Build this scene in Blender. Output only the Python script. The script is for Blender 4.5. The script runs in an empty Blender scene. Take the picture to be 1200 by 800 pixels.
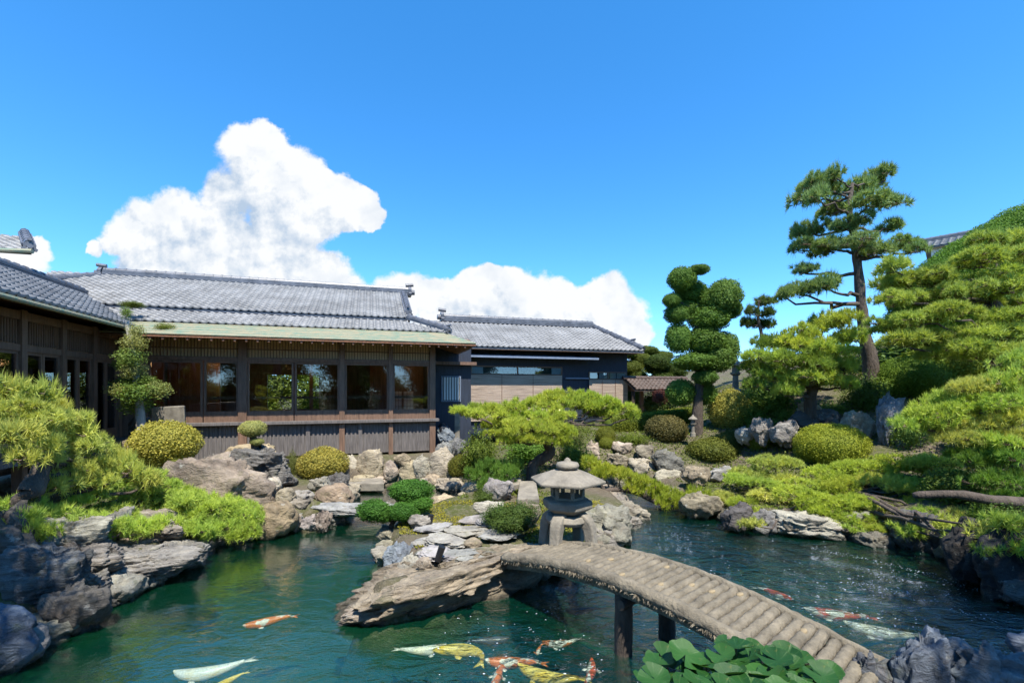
import bpy, math, random
import numpy as np
from mathutils import Vector, Matrix
R = math.radians
C = bpy.context.scene.collection
SC = bpy.context.scene
# ------------------------------------------------------------------ camera
FP, HX, HY, CZ = 533.3, 600.0, 457.0, 2.8          # focal length in photo pixels, horizon, eye height above the water
cam = bpy.data.cameras.new('camera'); camo = bpy.data.objects.new('camera', cam); C.objects.link(camo)
cam.lens = 16; cam.sensor_width = 36; cam.shift_y = 0.0475; cam.clip_end = 3000; cam.clip_start = 0.05
camo.location = (0, 0, CZ); camo.rotation_euler = (R(90), 0, 0)
SC.camera = camo
def W(px, py, Y): return Vector(((px-HX)/FP*Y, Y, CZ-(py-HY)/FP*Y))
def G(px, py, z):
    Y = (CZ-z)*FP/(py-HY); return Vector(((px-HX)/FP*Y, Y, z))
# ------------------------------------------------------------------ light
SUN_EL, SUN_AZ = 61.0, 162.0                        # azimuth clockwise from +Y
sd = Vector((math.sin(R(SUN_AZ))*math.cos(R(SUN_EL)), math.cos(R(SUN_AZ))*math.cos(R(SUN_EL)), math.sin(R(SUN_EL))))
sun = bpy.data.lights.new('sun', 'SUN'); suno = bpy.data.objects.new('sun', sun); C.objects.link(suno)
sun.energy = 3.5; sun.angle = R(0.55); sun.color = (1.0, 0.95, 0.86)
suno.rotation_euler = sd.to_track_quat('Z', 'Y').to_euler(); suno.location = (5, -5, 20)
SC.view_settings.view_transform = 'Standard'; SC.view_settings.look = 'None'
SC.view_settings.gamma = 1; SC.view_settings.use_curve_mapping = False
SC.view_settings.exposure = 1.52
SC.cycles.use_denoising = True
SC.cycles.max_bounces = 8; SC.cycles.transparent_max_bounces = 12; SC.cycles.diffuse_bounces = 3
SC.cycles.glossy_bounces = 3; SC.cycles.transmission_bounces = 4
SC.cycles.sample_clamp_indirect = 4.0
SC.cycles.caustics_reflective = False; SC.cycles.caustics_refractive = False

class NT:
    def __init__(s, nt): s.nt = nt; s.n = nt.nodes; s.l = nt.links
    def new(s, typ, **kw):
        n = s.n.new(typ)
        for k, v in kw.items(): setattr(n, k, v)
        return n
    def put(s, node, key, val):
        sock = node.inputs[key]
        if hasattr(val, 'is_linked') or hasattr(val, 'links'): s.l.new(val, sock)
        else: sock.default_value = val
    def math(s, op, a, b=0.0, c=None, clamp=False):
        n = s.new('ShaderNodeMath', operation=op, use_clamp=clamp)
        s.put(n, 0, a); s.put(n, 1, b)
        if c is not None: s.put(n, 2, c)
        return n.outputs[0]
    def vmath(s, op, a, b=None, scale=None):
        n = s.new('ShaderNodeVectorMath', operation=op)
        s.put(n, 0, a)
        if b is not None: s.put(n, 1, b)
        if scale is not None: s.put(n, 'Scale', scale)
        return n.outputs['Value'] if op in ('LENGTH', 'DOT_PRODUCT', 'DISTANCE') else n.outputs['Vector']
    def noise(s, vec, scale, detail=4, rough=.55, out='Fac', dist=0.0, lac=2.0):
        n = s.new('ShaderNodeTexNoise')
        s.l.new(vec, n.inputs['Vector']); n.inputs['Scale'].default_value = scale
        n.inputs['Detail'].default_value = detail; n.inputs['Roughness'].default_value = rough
        n.inputs['Distortion'].default_value = dist; n.inputs['Lacunarity'].default_value = lac
        return n.outputs[out]
    def ramp(s, fac, stops):
        n = s.new('ShaderNodeValToRGB'); e = n.color_ramp.elements
        while len(e) < len(stops): e.new(0.5)
        for i, (p, c) in enumerate(stops):
            e[i].position = p; e[i].color = (c, c, c, 1) if isinstance(c, (int, float)) else (*c, 1)
        s.l.new(fac, n.inputs[0]); return n.outputs[0]
    def mix(s, fac, a, b, typ='MIX'):
        n = s.new('ShaderNodeMix', data_type='RGBA', blend_type=typ)
        s.put(n, 0, fac)
        for k, v in ((6, a), (7, b)):
            if isinstance(v, tuple): n.inputs[k].default_value = (*v[:3], 1)
            else: s.l.new(v, n.inputs[k])
        return n.outputs[2]
    def mapr(s, v, a, b, c=0.0, d=1.0, smooth=False):
        n = s.new('ShaderNodeMapRange'); n.interpolation_type = 'SMOOTHSTEP' if smooth else 'LINEAR'
        s.put(n, 0, v); s.put(n, 1, a); s.put(n, 2, b); s.put(n, 3, c); s.put(n, 4, d); return n.outputs[0]
# ------------------------------------------------------------------ sky with cumulus clouds (laid out by direction)
world = bpy.data.worlds.new('World'); SC.world = world; world.use_nodes = True
t = NT(world.node_tree); t.n.clear()
sky = t.new('ShaderNodeTexSky', sky_type='NISHITA', sun_disc=False)
sky.sun_elevation = R(SUN_EL); sky.sun_rotation = R(SUN_AZ); sky.air_density = 1.0; sky.dust_density = 0.3; sky.ozone_density = 2.2; sky.altitude = 1900
hs = t.new('ShaderNodeHueSaturation'); t.l.new(sky.outputs[0], hs.inputs['Color'])
tcs = t.new('ShaderNodeTexCoord'); lift = t.vmath('ADD', t.vmath('MULTIPLY', tcs.outputs['Generated'], (1, 1, 1)), (0, 0, .05)); t.l.new(t.vmath('NORMALIZE', lift), sky.inputs[0])
hs.inputs['Saturation'].default_value = 1.32; hs.inputs['Hue'].default_value = 0.497; hs.inputs['Value'].default_value = .88
tc = t.new('ShaderNodeTexCoord'); sx = t.new('ShaderNodeSeparateXYZ'); t.l.new(tc.outputs['Generated'], sx.inputs[0])
yy = t.math('MAXIMUM', sx.outputs[1], 0.03)
cu = t.math('DIVIDE', sx.outputs[0], yy); cv = t.math('DIVIDE', sx.outputs[2], yy)
cb = t.new('ShaderNodeCombineXYZ'); t.l.new(cu, cb.inputs[0]); t.l.new(cv, cb.inputs[1]); P = cb.outputs[0]
def cvec(a, b, c): n = t.new('ShaderNodeCombineXYZ'); n.inputs[0].default_value = a; n.inputs[1].default_value = b; n.inputs[2].default_value = c; return n.outputs[0]
BLOBS = [(306,196,46,46),(285,178,34,26),(330,205,50,40),(365,225,52,34),(405,245,40,28),(428,252,24,17),(350,255,60,38),(262,228,34,34),
         (165,262,42,34),(205,258,46,36),(150,275,30,24),(250,285,70,42),(320,300,70,40),(280,320,120,40),(370,325,50,28),(200,305,60,36),(395,340,40,20),(220,335,120,25),
         (468,356,40,30),(520,356,44,26),(562,345,34,34),(575,325,22,20),(610,345,40,36),(602,326,28,20),(650,358,44,32),(700,352,38,30),(722,375,36,34),(690,385,60,40),(600,385,140,34),(745,395,20,24),
         (14,302,46,20),(40,292,26,10),(118,286,10,12)]
def cloud_field(pvec):
    w1 = t.noise(pvec, 5.5, 7, .58, 'Color'); w1 = t.vmath('SUBTRACT', w1, (.5,.5,.5)); w1 = t.vmath('SCALE', w1, scale=.13)
    q = t.vmath('ADD', pvec, w1); f = None
    for (bx, by, rx, ry) in BLOBS:
        d = t.vmath('SUBTRACT', q, ((bx-HX)/FP, (HY-by)/FP, 0.0))
        d = t.vmath('MULTIPLY', d, (FP/(rx*1.10), FP/(ry*1.10), 0.0))
        v = t.math('SUBTRACT', 1.0, t.vmath('LENGTH', d))
        if f is None: f = v
        else: f = t.math('SMOOTH_MAX', f, v, .13)
    return f
f0 = cloud_field(P)
n1 = t.noise(P, 15, 9, .6)
n2 = t.noise(t.vmath('ADD', P, (.012, .016, 0.0)), 15, 9, .6)
dens = t.math('ADD', f0, t.math('MULTIPLY', t.math('SUBTRACT', n1, .5), .75))
soft = t.mapr(t.noise(P, 3.5, 3, .5), .4, .65, .13, .34)
alpha = t.mapr(dens, .0, soft, 0, 1, True)
f1 = cloud_field(t.vmath('ADD', P, (.05, .075, 0.0)))
relief = t.math('MULTIPLY', t.math('SUBTRACT', n1, n2), 2.8)
big = t.math('MULTIPLY', t.math('SUBTRACT', f0, f1), .65)
lit = t.math('ADD', t.math('ADD', relief, big), .66, clamp=True)
m1 = t.noise(P, 6, 8, .55); m2_ = t.noise(t.vmath('ADD', P, (.02, .035, 0.0)), 6, 8, .55)
lit = t.math('ADD', lit, t.math('MULTIPLY', t.math('SUBTRACT', m1, m2_), 2.4), clamp=True)
ccol = t.mix(lit, (1.15, 1.45, 1.85), (2.3, 2.35, 2.4))
front = t.mapr(sx.outputs[1], .03, .15)
above = t.mapr(sx.outputs[2], -.02, .02)
alpha = t.math('MULTIPLY', t.math('MULTIPLY', alpha, front), above)
wisp = t.math('MULTIPLY', t.mapr(t.noise(P, 4, 6, .6), .62, .9), .0)
skyc = t.mix(alpha, hs.outputs[0], ccol)
bg = t.new('ShaderNodeBackground'); bg.inputs['Strength'].default_value = 0.15
t.l.new(skyc, bg.inputs['Color'])
wo = t.new('ShaderNodeOutputWorld'); t.l.new(bg.outputs[0], wo.inputs[0])
world.cycles.sampling_method = 'MANUAL'; world.cycles.sample_map_resolution = 512
# ------------------------------------------------------------------ materials
def mat(name):
    m = bpy.data.materials.new(name); m.use_nodes = True; k = NT(m.node_tree); k.n.clear()
    o = k.new('ShaderNodeOutputMaterial'); k.out = o.inputs[0]; return m, k
def pbsdf(k, col, rough=.6, spec=.5, metal=0.0, bump=None, bstr=.4, bdist=.02):
    p = k.new('ShaderNodeBsdfPrincipled')
    if isinstance(col, tuple): p.inputs['Base Color'].default_value = (*col, 1)
    else: k.l.new(col, p.inputs['Base Color'])
    k.put(p, 'Roughness', rough); p.inputs['Metallic'].default_value = metal; p.inputs['Specular IOR Level'].default_value = spec
    if bump is not None:
        b = k.new('ShaderNodeBump'); b.inputs['Strength'].default_value = bstr; b.inputs['Distance'].default_value = bdist
        k.l.new(bump, b.inputs['Height']); k.l.new(b.outputs[0], p.inputs['Normal'])
    return p
def pos(k): return k.new('ShaderNodeNewGeometry').outputs['Position']
def objc(k): return k.new('ShaderNodeTexCoord').outputs['Object']
def simple(name, col, rough=.6, var=.25, scale=6, stretch=(1,1,1), metal=0, bstr=.3, bdist=.01, spec=.4, fine=None):
    m, k = mat(name); v = k.vmath('MULTIPLY', objc(k), stretch)
    n = k.noise(v, scale, 6, .6); n2 = k.noise(v, fine or scale*7, 5, .6)
    c = k.mix(k.ramp(n, [(.3, 0.0), (.7, 1.0)]), tuple(x*(1-var) for x in col), tuple(min(1, x*(1+var)) for x in col))
    c = k.mix(.35, c, k.ramp(n2, [(.3, .45), (.7, 1.0)]), 'MULTIPLY')
    p = pbsdf(k, c, rough, spec, metal, n2, bstr, bdist); k.l.new(p.outputs[0], k.out); return m
def leafmat(name, trans=.34, rough=.6, spec=.2):
    m, k = mat(name); oi = k.new('ShaderNodeObjectInfo')
    at = k.new('ShaderNodeAttribute'); at.attribute_name = 'tint'
    n = k.noise(pos(k), 1.7, 3, .5)
    f = k.math('ADD', k.math('MULTIPLY', at.outputs['Fac'], .7), k.math('MULTIPLY', k.math('SUBTRACT', n, .35), .9), clamp=True)
    dk = k.mix(1.0, oi.outputs['Color'], (.55, .62, .6), 'MULTIPLY'); lt = k.mix(1.0, oi.outputs['Color'], (1.5, 1.3, 1.05), 'MULTIPLY')
    c = k.mix(f, dk, lt)
    p = pbsdf(k, c, rough, spec); tr = k.new('ShaderNodeBsdfTranslucent'); k.l.new(k.mix(1.0, c, (1.15, 1.1, .6), 'MULTIPLY'), tr.inputs[0])
    mx = k.new('ShaderNodeMixShader'); mx.inputs[0].default_value = trans
    k.l.new(p.outputs[0], mx.inputs[1]); k.l.new(tr.outputs[0], mx.inputs[2]); k.l.new(mx.outputs[0], k.out); return m
M = {}
M['leaf'] = leafmat('leaf'); M['needle'] = leafmat('needle', .42, .55, .25)
M['bark'] = simple('bark', (.085, .065, .05), .9, .4, 5, (1,1,.35), bstr=.9, bdist=.05, fine=22)
M['palebark'] = simple('pale_bark', (.36, .34, .30), .9, .3, 5, (1,1,.4), bstr=.5, bdist=.02)
M['twig'] = simple('twig', (.12, .085, .06), .9, .3)
def rockmat(name, strata=(1.3, 1.0, 2.4), bstr=.9, bd=.10):
    m, k = mat(name); oi = k.new('ShaderNodeObjectInfo'); p0 = pos(k)
    a = k.noise(p0, 2.2, 9, .62, dist=.6); b = k.noise(k.vmath('MULTIPLY', p0, strata), 3.0, 9, .68, dist=1.2); c = k.noise(p0, 26, 6, .6)
    col = k.mix(k.ramp(a, [(.32, 0.0), (.68, 1.0)]), k.mix(1.0, oi.outputs['Color'], (.52, .5, .5), 'MULTIPLY'), k.mix(1.0, oi.outputs['Color'], (1.25, 1.22, 1.15), 'MULTIPLY'))
    col = k.mix(k.mapr(b, .55, .75, 0, .55), col, (.16, .105, .06)); col = k.mix(.55, col, k.ramp(b, [(.28, .35), (.55, 1.0)]), 'MULTIPLY')
    lich = k.mapr(k.noise(p0, 7.5, 7, .7), .6, .68, 0, .6); col = k.mix(lich, col, (.42, .41, .36))
    moss = k.mapr(k.math('ADD', k.noise(p0, 3.1, 6, .6), 0), .6, .72, 0, .5); col = k.mix(moss, col, (.10, .11, .03))
    col = k.mix(.4, col, k.ramp(c, [(.3, .5), (.7, 1.0)]), 'MULTIPLY')
    s = k.new('ShaderNodeSeparateXYZ'); k.l.new(p0, s.inputs[0])
    wet = k.mapr(k.math('ADD', s.outputs[2], k.math('MULTIPLY', k.math('SUBTRACT', a, .5), .22)), .03, .11, 1, 0)
    col = k.mix(k.math('MULTIPLY', wet, .72), col, (.02, .024, .018))
    h = k.math('ADD', k.math('MULTIPLY', b, .9), k.math('ADD', k.math('MULTIPLY', a, .8), k.math('MULTIPLY', c, .16)))
    p = pbsdf(k, col, k.mapr(wet, 0, 1, .85, .3), .35, 0, h, bstr, bd); k.l.new(p.outputs[0], k.out); return m
M['rock'] = rockmat('rock'); M['strata'] = rockmat('layered_rock', (1.2, 1.2, 9), 1.0, .12)
# ground
m, k = mat('garden_ground'); p0 = pos(k)
a = k.noise(p0, .7, 6, .6); b = k.noise(p0, 14, 6, .65); c3 = k.noise(p0, 60, 3, .6)
col = k.mix(k.ramp(a, [(.4, 0.0), (.62, 1.0)]), (.15, .12, .085), (.085, .10, .022))
col = k.mix(k.ramp(b, [(.45, 0.0), (.7, .8)]), col, (.24, .205, .15)); col = k.mix(.6, col, k.ramp(c3, [(.25, .35), (.7, 1.0)]), 'MULTIPLY')
sz = k.new('ShaderNodeSeparateXYZ'); k.l.new(p0, sz.inputs[0])
col = k.mix(k.mapr(sz.outputs[2], -.35, -.08, 1, 0), col, (.012, .05, .03))
p = pbsdf(k, col, .95, .2, 0, k.math('ADD', b, c3), .9, .04); k.l.new(p.outputs[0], k.out); M['ground'] = m
# water
m, k = mat('pond_water'); p0 = pos(k); sp = k.new('ShaderNodeSeparateXYZ'); k.l.new(p0, sp.inputs[0])
rip = k.noise(k.vmath('MULTIPLY', p0, (1.0, 1.6, 1.0)), 2.3, 5, .55, dist=.8); rip2 = k.noise(k.vmath('MULTIPLY', p0, (1.0, 1.8, 1.0)), 13, 4, .55, dist=.4)
act = k.mapr(k.math('ADD', sp.outputs[0], k.math('MULTIPLY', sp.outputs[1], -.15)), -3.2, 0.6, .08, .62, True)
h = k.math('MULTIPLY', k.math('ADD', rip, k.math('MULTIPLY', rip2, .22)), act)
bp = k.new('ShaderNodeBump'); bp.inputs['Strength'].default_value = .8; bp.inputs['Distance'].default_value = .20; k.l.new(h, bp.inputs['Height'])
cl = k.noise(p0, .55, 4, .55)
base = k.mix(act, k.mix(k.ramp(cl, [(.35, 0.0), (.65, 1.0)]), (.002, .095, .052), (.010, .135, .045)), k.mix(k.ramp(cl, [(.35, 0.0), (.65, 1.0)]), (.001, .034, .062), (.003, .065, .045)))
df = k.new('ShaderNodeBsdfDiffuse'); k.l.new(base, df.inputs[0])
tr = k.new('ShaderNodeBsdfTransparent'); tr.inputs[0].default_value = (.88, .97, .92, 1)
mx = k.new('ShaderNodeMixShader'); mx.inputs[0].default_value = .80; k.l.new(df.outputs[0], mx.inputs[1]); k.l.new(tr.outputs[0], mx.inputs[2])
gl = k.new('ShaderNodeBsdfGlossy'); gl.inputs['Roughness'].default_value = .02; k.l.new(bp.outputs[0], gl.inputs['Normal'])
fr = k.new('ShaderNodeFresnel'); fr.inputs[0].default_value = 1.36; k.l.new(bp.outputs[0], fr.inputs['Normal'])
m2 = k.new('ShaderNodeMixShader'); k.l.new(k.math('MULTIPLY', fr.outputs[0], 3.4, clamp=True), m2.inputs[0]); k.l.new(mx.outputs[0], m2.inputs[1]); k.l.new(gl.outputs[0], m2.inputs[2])
k.l.new(m2.outputs[0], k.out); M['water'] = m
# building materials
M['wood'] = simple('dark_timber', (.16, .095, .062), .55, .35, 3, (6,6,.6), bstr=.3, bdist=.006)
M['redwood'] = simple('red_timber', (.20, .095, .05), .5, .3, 3, (6,6,.6))
M['greywood'] = simple('weathered_boards', (.125, .110, .102), .75, .45, 5, (7,7,.5), bstr=.5, bdist=.008)
M['tanpaper'] = simple('tan_boarding', (.74, .54, .30), .8, .2, 3, (3,3,.5))
M['tile'] = simple('roof_tile', (.185, .187, .19), .5, .35, 1.3, spec=.45, fine=9)
M['tiledk'] = simple('dark_tile', (.105, .11, .125), .42, .4, 4, spec=.5)
M['browntile'] = simple('brown_tile', (.085, .058, .045), .6, .4, 4)
M['navy'] = simple('navy_boards', (.022, .029, .046), .6, .3, 3, (6,6,.6))
M['stone'] = simple('cut_stone', (.205, .18, .14), .9, .35, 4, bstr=.5, bdist=.02)
M['plaster'] = simple('white_plaster', (.68, .70, .72), .9, .08)
M['white'] = simple('white_paper', (.78, .78, .74), .8, .05)
M['steel'] = simple('grey_blue_metal', (.18, .22, .29), .45, .15)
M['black'] = simple('black_metal', (.012, .012, .014), .4, .2)
M['log'] = simple('bridge_log', (.175, .148, .105), .9, .4, 5, (1,1,1), bstr=.9, bdist=.03, fine=28)
M['stub'] = simple('cut_branch_end', (.26, .20, .115), .8, .2)
M['tatami'] = simple('tatami', (.22, .18, .09), .8, .15)
# copper eave: green patina with pale and rusty streaks
m, k = mat('patinated_copper'); v = k.vmath('MULTIPLY', objc(k), (1.0, 5, 5)); n = k.noise(v, 2.5, 7, .7); n2 = k.noise(v, 9, 5, .7)
col = k.mix(k.ramp(n, [(.36, 0.0), (.58, 1.0)]), (.10, .19, .14), (.27, .235, .15)); col = k.mix(k.mapr(n2, .56, .7, 0, .7), col, (.30, .14, .07))
p = pbsdf(k, col, .6, .4, 0, n2, .4, .02); k.l.new(p.outputs[0], k.out); M['copper'] = m
# bamboo blind
m, k = mat('bamboo_blind'); v = k.vmath('MULTIPLY', objc(k), (.7, .7, 38)); n = k.noise(v, 1.6, 5, .7)
col = k.mix(k.ramp(n, [(.35, 0.0), (.65, 1.0)]), (.20, .15, .115), (.56, .44, .34))
p = pbsdf(k, col, .7, .3, 0, n, .6, .02); k.l.new(p.outputs[0], k.out); M['blind'] = m
# window glass
m, k = mat('window_glass'); tr = k.new('ShaderNodeBsdfTransparent'); tr.inputs[0].default_value = (.86, .90, .90, 1)
gl = k.new('ShaderNodeBsdfGlossy'); gl.inputs['Roughness'].default_value = .01
fr = k.new('ShaderNodeFresnel'); fr.inputs[0].default_value = 1.5; mx = k.new('ShaderNodeMixShader')
k.l.new(k.math('MULTIPLY', fr.outputs[0], 2.2, clamp=True), mx.inputs[0]); k.l.new(tr.outputs[0], mx.inputs[1]); k.l.new(gl.outputs[0], mx.inputs[2]); k.l.new(mx.outputs[0], k.out); M['glass'] = m
# warm lamp
m, k = mat('lamp_glow'); e = k.new('ShaderNodeEmission'); e.inputs[0].default_value = (1, .55, .22, 1); e.inputs[1].default_value = 2; k.l.new(e.outputs[0], k.out); M['lamp'] = m
# foam
M['foam'] = simple('foam', (.5, .56, .62), .5, .05)
# koi: patch colours
def koimat(name, base, patch, thr, dark=None, sc=7):
    m, k = mat(name); n = k.noise(objc(k), sc, 2, .4); c = k.mix(k.mapr(n, thr-.02, thr+.02), base, patch)
    if dark: c = k.mix(k.mapr(k.noise(k.vmath('ADD', objc(k), (7, 3, 1)), sc*1.2, 2, .4), .60, .63), c, dark)
    vo = k.new('ShaderNodeTexVoronoi'); vo.inputs['Scale'].default_value = 75; k.l.new(objc(k), vo.inputs['Vector'])
    c = k.mix(1.0, c, k.ramp(vo.outputs['Distance'], [(.2, 1.0), (.8, .68)]), 'MULTIPLY')
    p = pbsdf(k, c, .35, .5, 0, vo.outputs['Distance'], .3, .004); k.l.new(p.outputs[0], k.out); return m
M['koi_redwhite'] = koimat('koi_red_and_white', (.82, .78, .70), (.75, .10, .02), .5)
M['koi_orange'] = koimat('koi_orange', (.88, .80, .68), (.85, .20, .02), .48)
M['koi_yellow'] = koimat('koi_yellow', (.90, .60, .05), (.92, .68, .14), .5)
M['koi_white'] = koimat('koi_white', (.82, .80, .72), (.85, .78, .60), .55)
M['koi_tri'] = koimat('koi_three_colour', (.80, .76, .70), (.78, .20, .03), .56, (.02, .02, .025))
M['koi_dark'] = koimat('koi_dark', (.05, .06, .10), (.10, .09, .10), .5)
# broad glossy foreground leaf
m, k = mat('glossy_leaf'); oi = k.new('ShaderNodeObjectInfo'); n = k.noise(objc(k), 30, 4, .6)
at_ = k.new('ShaderNodeSeparateXYZ'); k.l.new(objc(k), at_.inputs[0]); an = k.math('ARCTAN2', at_.outputs[1], at_.outputs[0]); vn = k.math('ABSOLUTE', k.math('SINE', k.math('MULTIPLY', an, 5.0))); ve = k.mapr(vn, 0, .14, .55, 0)
col = k.mix(oi.outputs['Random'], (.014, .060, .013), (.04, .12, .02)); col = k.mix(ve, col, (.09, .18, .05)); col = k.mix(k.mapr(k.noise(objc(k), 3.5, 5, .6), .62, .72, 0, .5), col, (.13, .13, .03)); col = k.mix(.3, col, k.ramp(n, [(.3, .5), (.7, 1.0)]), 'MULTIPLY')
p = pbsdf(k, col, .42, .28, 0, k.math('ADD', n, ve), .25, .02); tr = k.new('ShaderNodeBsdfTranslucent'); tr.inputs[0].default_value = (.08, .2, .02, 1)
mx = k.new('ShaderNodeMixShader'); mx.inputs[0].default_value = .2; k.l.new(p.outputs[0], mx.inputs[1]); k.l.new(tr.outputs[0], mx.inputs[2]); k.l.new(mx.outputs[0], k.out); M['bigleaf'] = m
# ------------------------------------------------------------------ mesh helpers
def tag(o, label, cat, group=None, kind=None):
    if label: o['label'] = label
    if cat: o['category'] = cat
    if group: o['group'] = group
    if kind: o['kind'] = kind
    return o
def link(o, parent=None):
    C.objects.link(o)
    if parent: o.parent = parent
    return o
def empty(name, loc=(0,0,0), rz=0, label=None, cat=None, group=None):
    o = bpy.data.objects.new(name, None); C.objects.link(o); o.location = loc; o.rotation_euler = (0, 0, rz); o.empty_display_size = .2
    return tag(o, label, cat, group)
class MB:
    def __init__(s): s.v = []; s.f = []
    def add(s, vs, fs):
        b = len(s.v); s.v.extend([tuple(x) for x in vs]); s.f.extend([tuple(i+b for i in q) for q in fs]); return s
    def box(s, x0, x1, y0, y1, z0, z1):
        return s.add([(x0,y0,z0),(x1,y0,z0),(x1,y1,z0),(x0,y1,z0),(x0,y0,z1),(x1,y0,z1),(x1,y1,z1),(x0,y1,z1)],
                     [(0,3,2,1),(4,5,6,7),(0,1,5,4),(1,2,6,5),(2,3,7,6),(3,0,4,7)])
    def hexa(s, pts): # 8 corner points, same order as box
        return s.add(pts, [(0,3,2,1),(4,5,6,7),(0,1,5,4),(1,2,6,5),(2,3,7,6),(3,0,4,7)])
    def slab(s, quad, th): # quad of 4 points (ccw from above) extruded down
        a = [Vector(q) for q in quad]; d = Vector((0,0,-th))
        return s.hexa([q+d for q in a]+a)
    def tube(s, pts, rad, n=8, cap=True, ang0=0.0, squash=1.0):
        pts = [Vector(p) for p in pts]; L = len(pts)
        if not hasattr(rad, '__len__'): rad = [rad]*L
        ref = Vector((0,0,1)); vs = []; fs = []
        d0 = (pts[-1]-pts[0]).normalized()
        if abs(d0.z) > .9: ref = Vector((1,0,0))
        for i in range(L):
            d = (pts[min(i+1,L-1)]-pts[max(i-1,0)]).normalized(); a = d.cross(ref).normalized(); b = a.cross(d).normalized()
            for j in range(n):
                th = ang0+2*math.pi*j/n; vs.append(pts[i]+(a*math.cos(th)+b*math.sin(th)*squash)*rad[i])
        for i in range(L-1):
            for j in range(n): fs.append((i*n+j, i*n+(j+1)%n, (i+1)*n+(j+1)%n, (i+1)*n+j))
        if cap: fs.append(tuple(range(n))[::-1]); fs.append(tuple((L-1)*n+j for j in range(n)))
        return s.add(vs, fs)
    def lathe(s, prof, n=24, c=(0,0,0), a0=0.0):
        vs = []; fs = []
        for (r, z) in prof:
            for j in range(n):
                th = a0+2*math.pi*j/n; vs.append((c[0]+r*math.cos(th), c[1]+r*math.sin(th), c[2]+z))
        for i in range(len(prof)-1):
            for j in range(n): fs.append((i*n+j, i*n+(j+1)%n, (i+1)*n+(j+1)%n, (i+1)*n+j))
        fs.append(tuple(range(n))[::-1]); fs.append(tuple((len(prof)-1)*n+j for j in range(n)))
        return s.add(vs, fs)
    def build(s, name, mt, parent=None, smooth=False, bevel=0, loc=None):
        me = bpy.data.meshes.new(name); me.from_pydata(s.v, [], s.f); me.update()
        me.materials.append(M[mt] if isinstance(mt, str) else mt)
        if smooth: me.polygons.foreach_set('use_smooth', [True]*len(me.polygons))
        o = bpy.data.objects.new(name, me); link(o, parent)
        if loc: o.location = loc
        if bevel:
            b = o.modifiers.new('bevel', 'BEVEL'); b.width = bevel; b.segments = 2; b.limit_method = 'ANGLE'
        return o
def npmesh(name, V, F, mats, tint=None, midx=None, smooth=False):
    me = bpy.data.meshes.new(name); V = np.ascontiguousarray(V, dtype=np.float32); F = np.asarray(F, dtype=np.int32); n, kf = F.shape
    me.vertices.add(len(V)); me.vertices.foreach_set('co', V.ravel())
    me.loops.add(n*kf); me.loops.foreach_set('vertex_index', F.ravel())
    me.polygons.add(n); me.polygons.foreach_set('loop_start', np.arange(0, n*kf, kf, dtype=np.int32)); me.polygons.foreach_set('loop_total', np.full(n, kf, dtype=np.int32))
    for q in mats: me.materials.append(q)
    if midx is not None: me.polygons.foreach_set('material_index', np.asarray(midx, dtype=np.int32))
    if smooth: me.polygons.foreach_set('use_smooth', np.ones(n, dtype=bool))
    me.update(calc_edges=True)
    if tint is not None:
        at = me.attributes.new('tint', 'FLOAT', 'POINT'); at.data.foreach_set('value', np.asarray(tint, dtype=np.float32))
    return me
def vnoise(P, seed=0):
    P = np.asarray(P, dtype=np.float64); i = np.floor(P).astype(np.int64); f = P-i; u = f*f*(3-2*f)
    def H(dx, dy, dz):
        h = ((i[:,0]+dx)*73856093) ^ ((i[:,1]+dy)*19349663) ^ ((i[:,2]+dz)*83492791) ^ (seed*40503+12345)
        h = h & 0xffffffff; h = ((h ^ (h >> 13))*1274126177) & 0xffffffff; h = h ^ (h >> 16); h = (h*668265263) & 0xffffffff; h = h ^ (h >> 15); return h/4294967296.0
    x, y, z = u[:,0], u[:,1], u[:,2]
    a = H(0,0,0)*(1-x)+H(1,0,0)*x; b = H(0,1,0)*(1-x)+H(1,1,0)*x; c = H(0,0,1)*(1-x)+H(1,0,1)*x; d = H(0,1,1)*(1-x)+H(1,1,1)*x
    return (a*(1-y)+b*y)*(1-z)+(c*(1-y)+d*y)*z
def fbm(P, sc=1.0, oc=4, seed=0, rough=.5):
    P = np.asarray(P)*sc; s = 0; a = 1; tot = 0
    for o in range(oc): s = s+a*(vnoise(P, seed+o*17)-.5); tot += a; a *= rough; P = P*2.03+11.3
    return s/tot*2
def sstep(x): x = np.clip(x, 0, 1); return x*x*(3-2*x)
# ------------------------------------------------------------------ pond outline and terrain
POND = [(-5.2,1.6),(-5.0,4.3),(-5.45,5.3),(-5.25,6.4),(-5.55,8.0),(-5.0,8.85),(-4.3,9.4),(-3.7,9.75),(-4.2,11.0),(-4.45,12.4),(-4.5,13.3),(-2.5,13.5),(-.95,12.3),(-.95,11.05),(-1.65,10.2),(-2.1,9.6),
        (-2.3,8.2),(-1.98,7.2),(-1.4,6.45),(-1.5,6.1),(-2.0,5.6),(-1.6,5.35),(-.75,5.75),(-.1,6.45),(.3,6.75),(1.0,7.3),(1.6,8.1),(2.55,9.6),(2.55,11.2),(2.2,12.5),(2.4,13.3),(3.8,12.8),(4.5,10.6),(5.0,9.1),(6.2,8.65),(7.2,8.2),(7.3,7.3),(6.8,6.3),(6.9,5.6),(6.4,4.6),(4.4,3.85),(3.1,3.75),(2.3,3.35),(1.3,3.0),(.9,1.6)]
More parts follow.
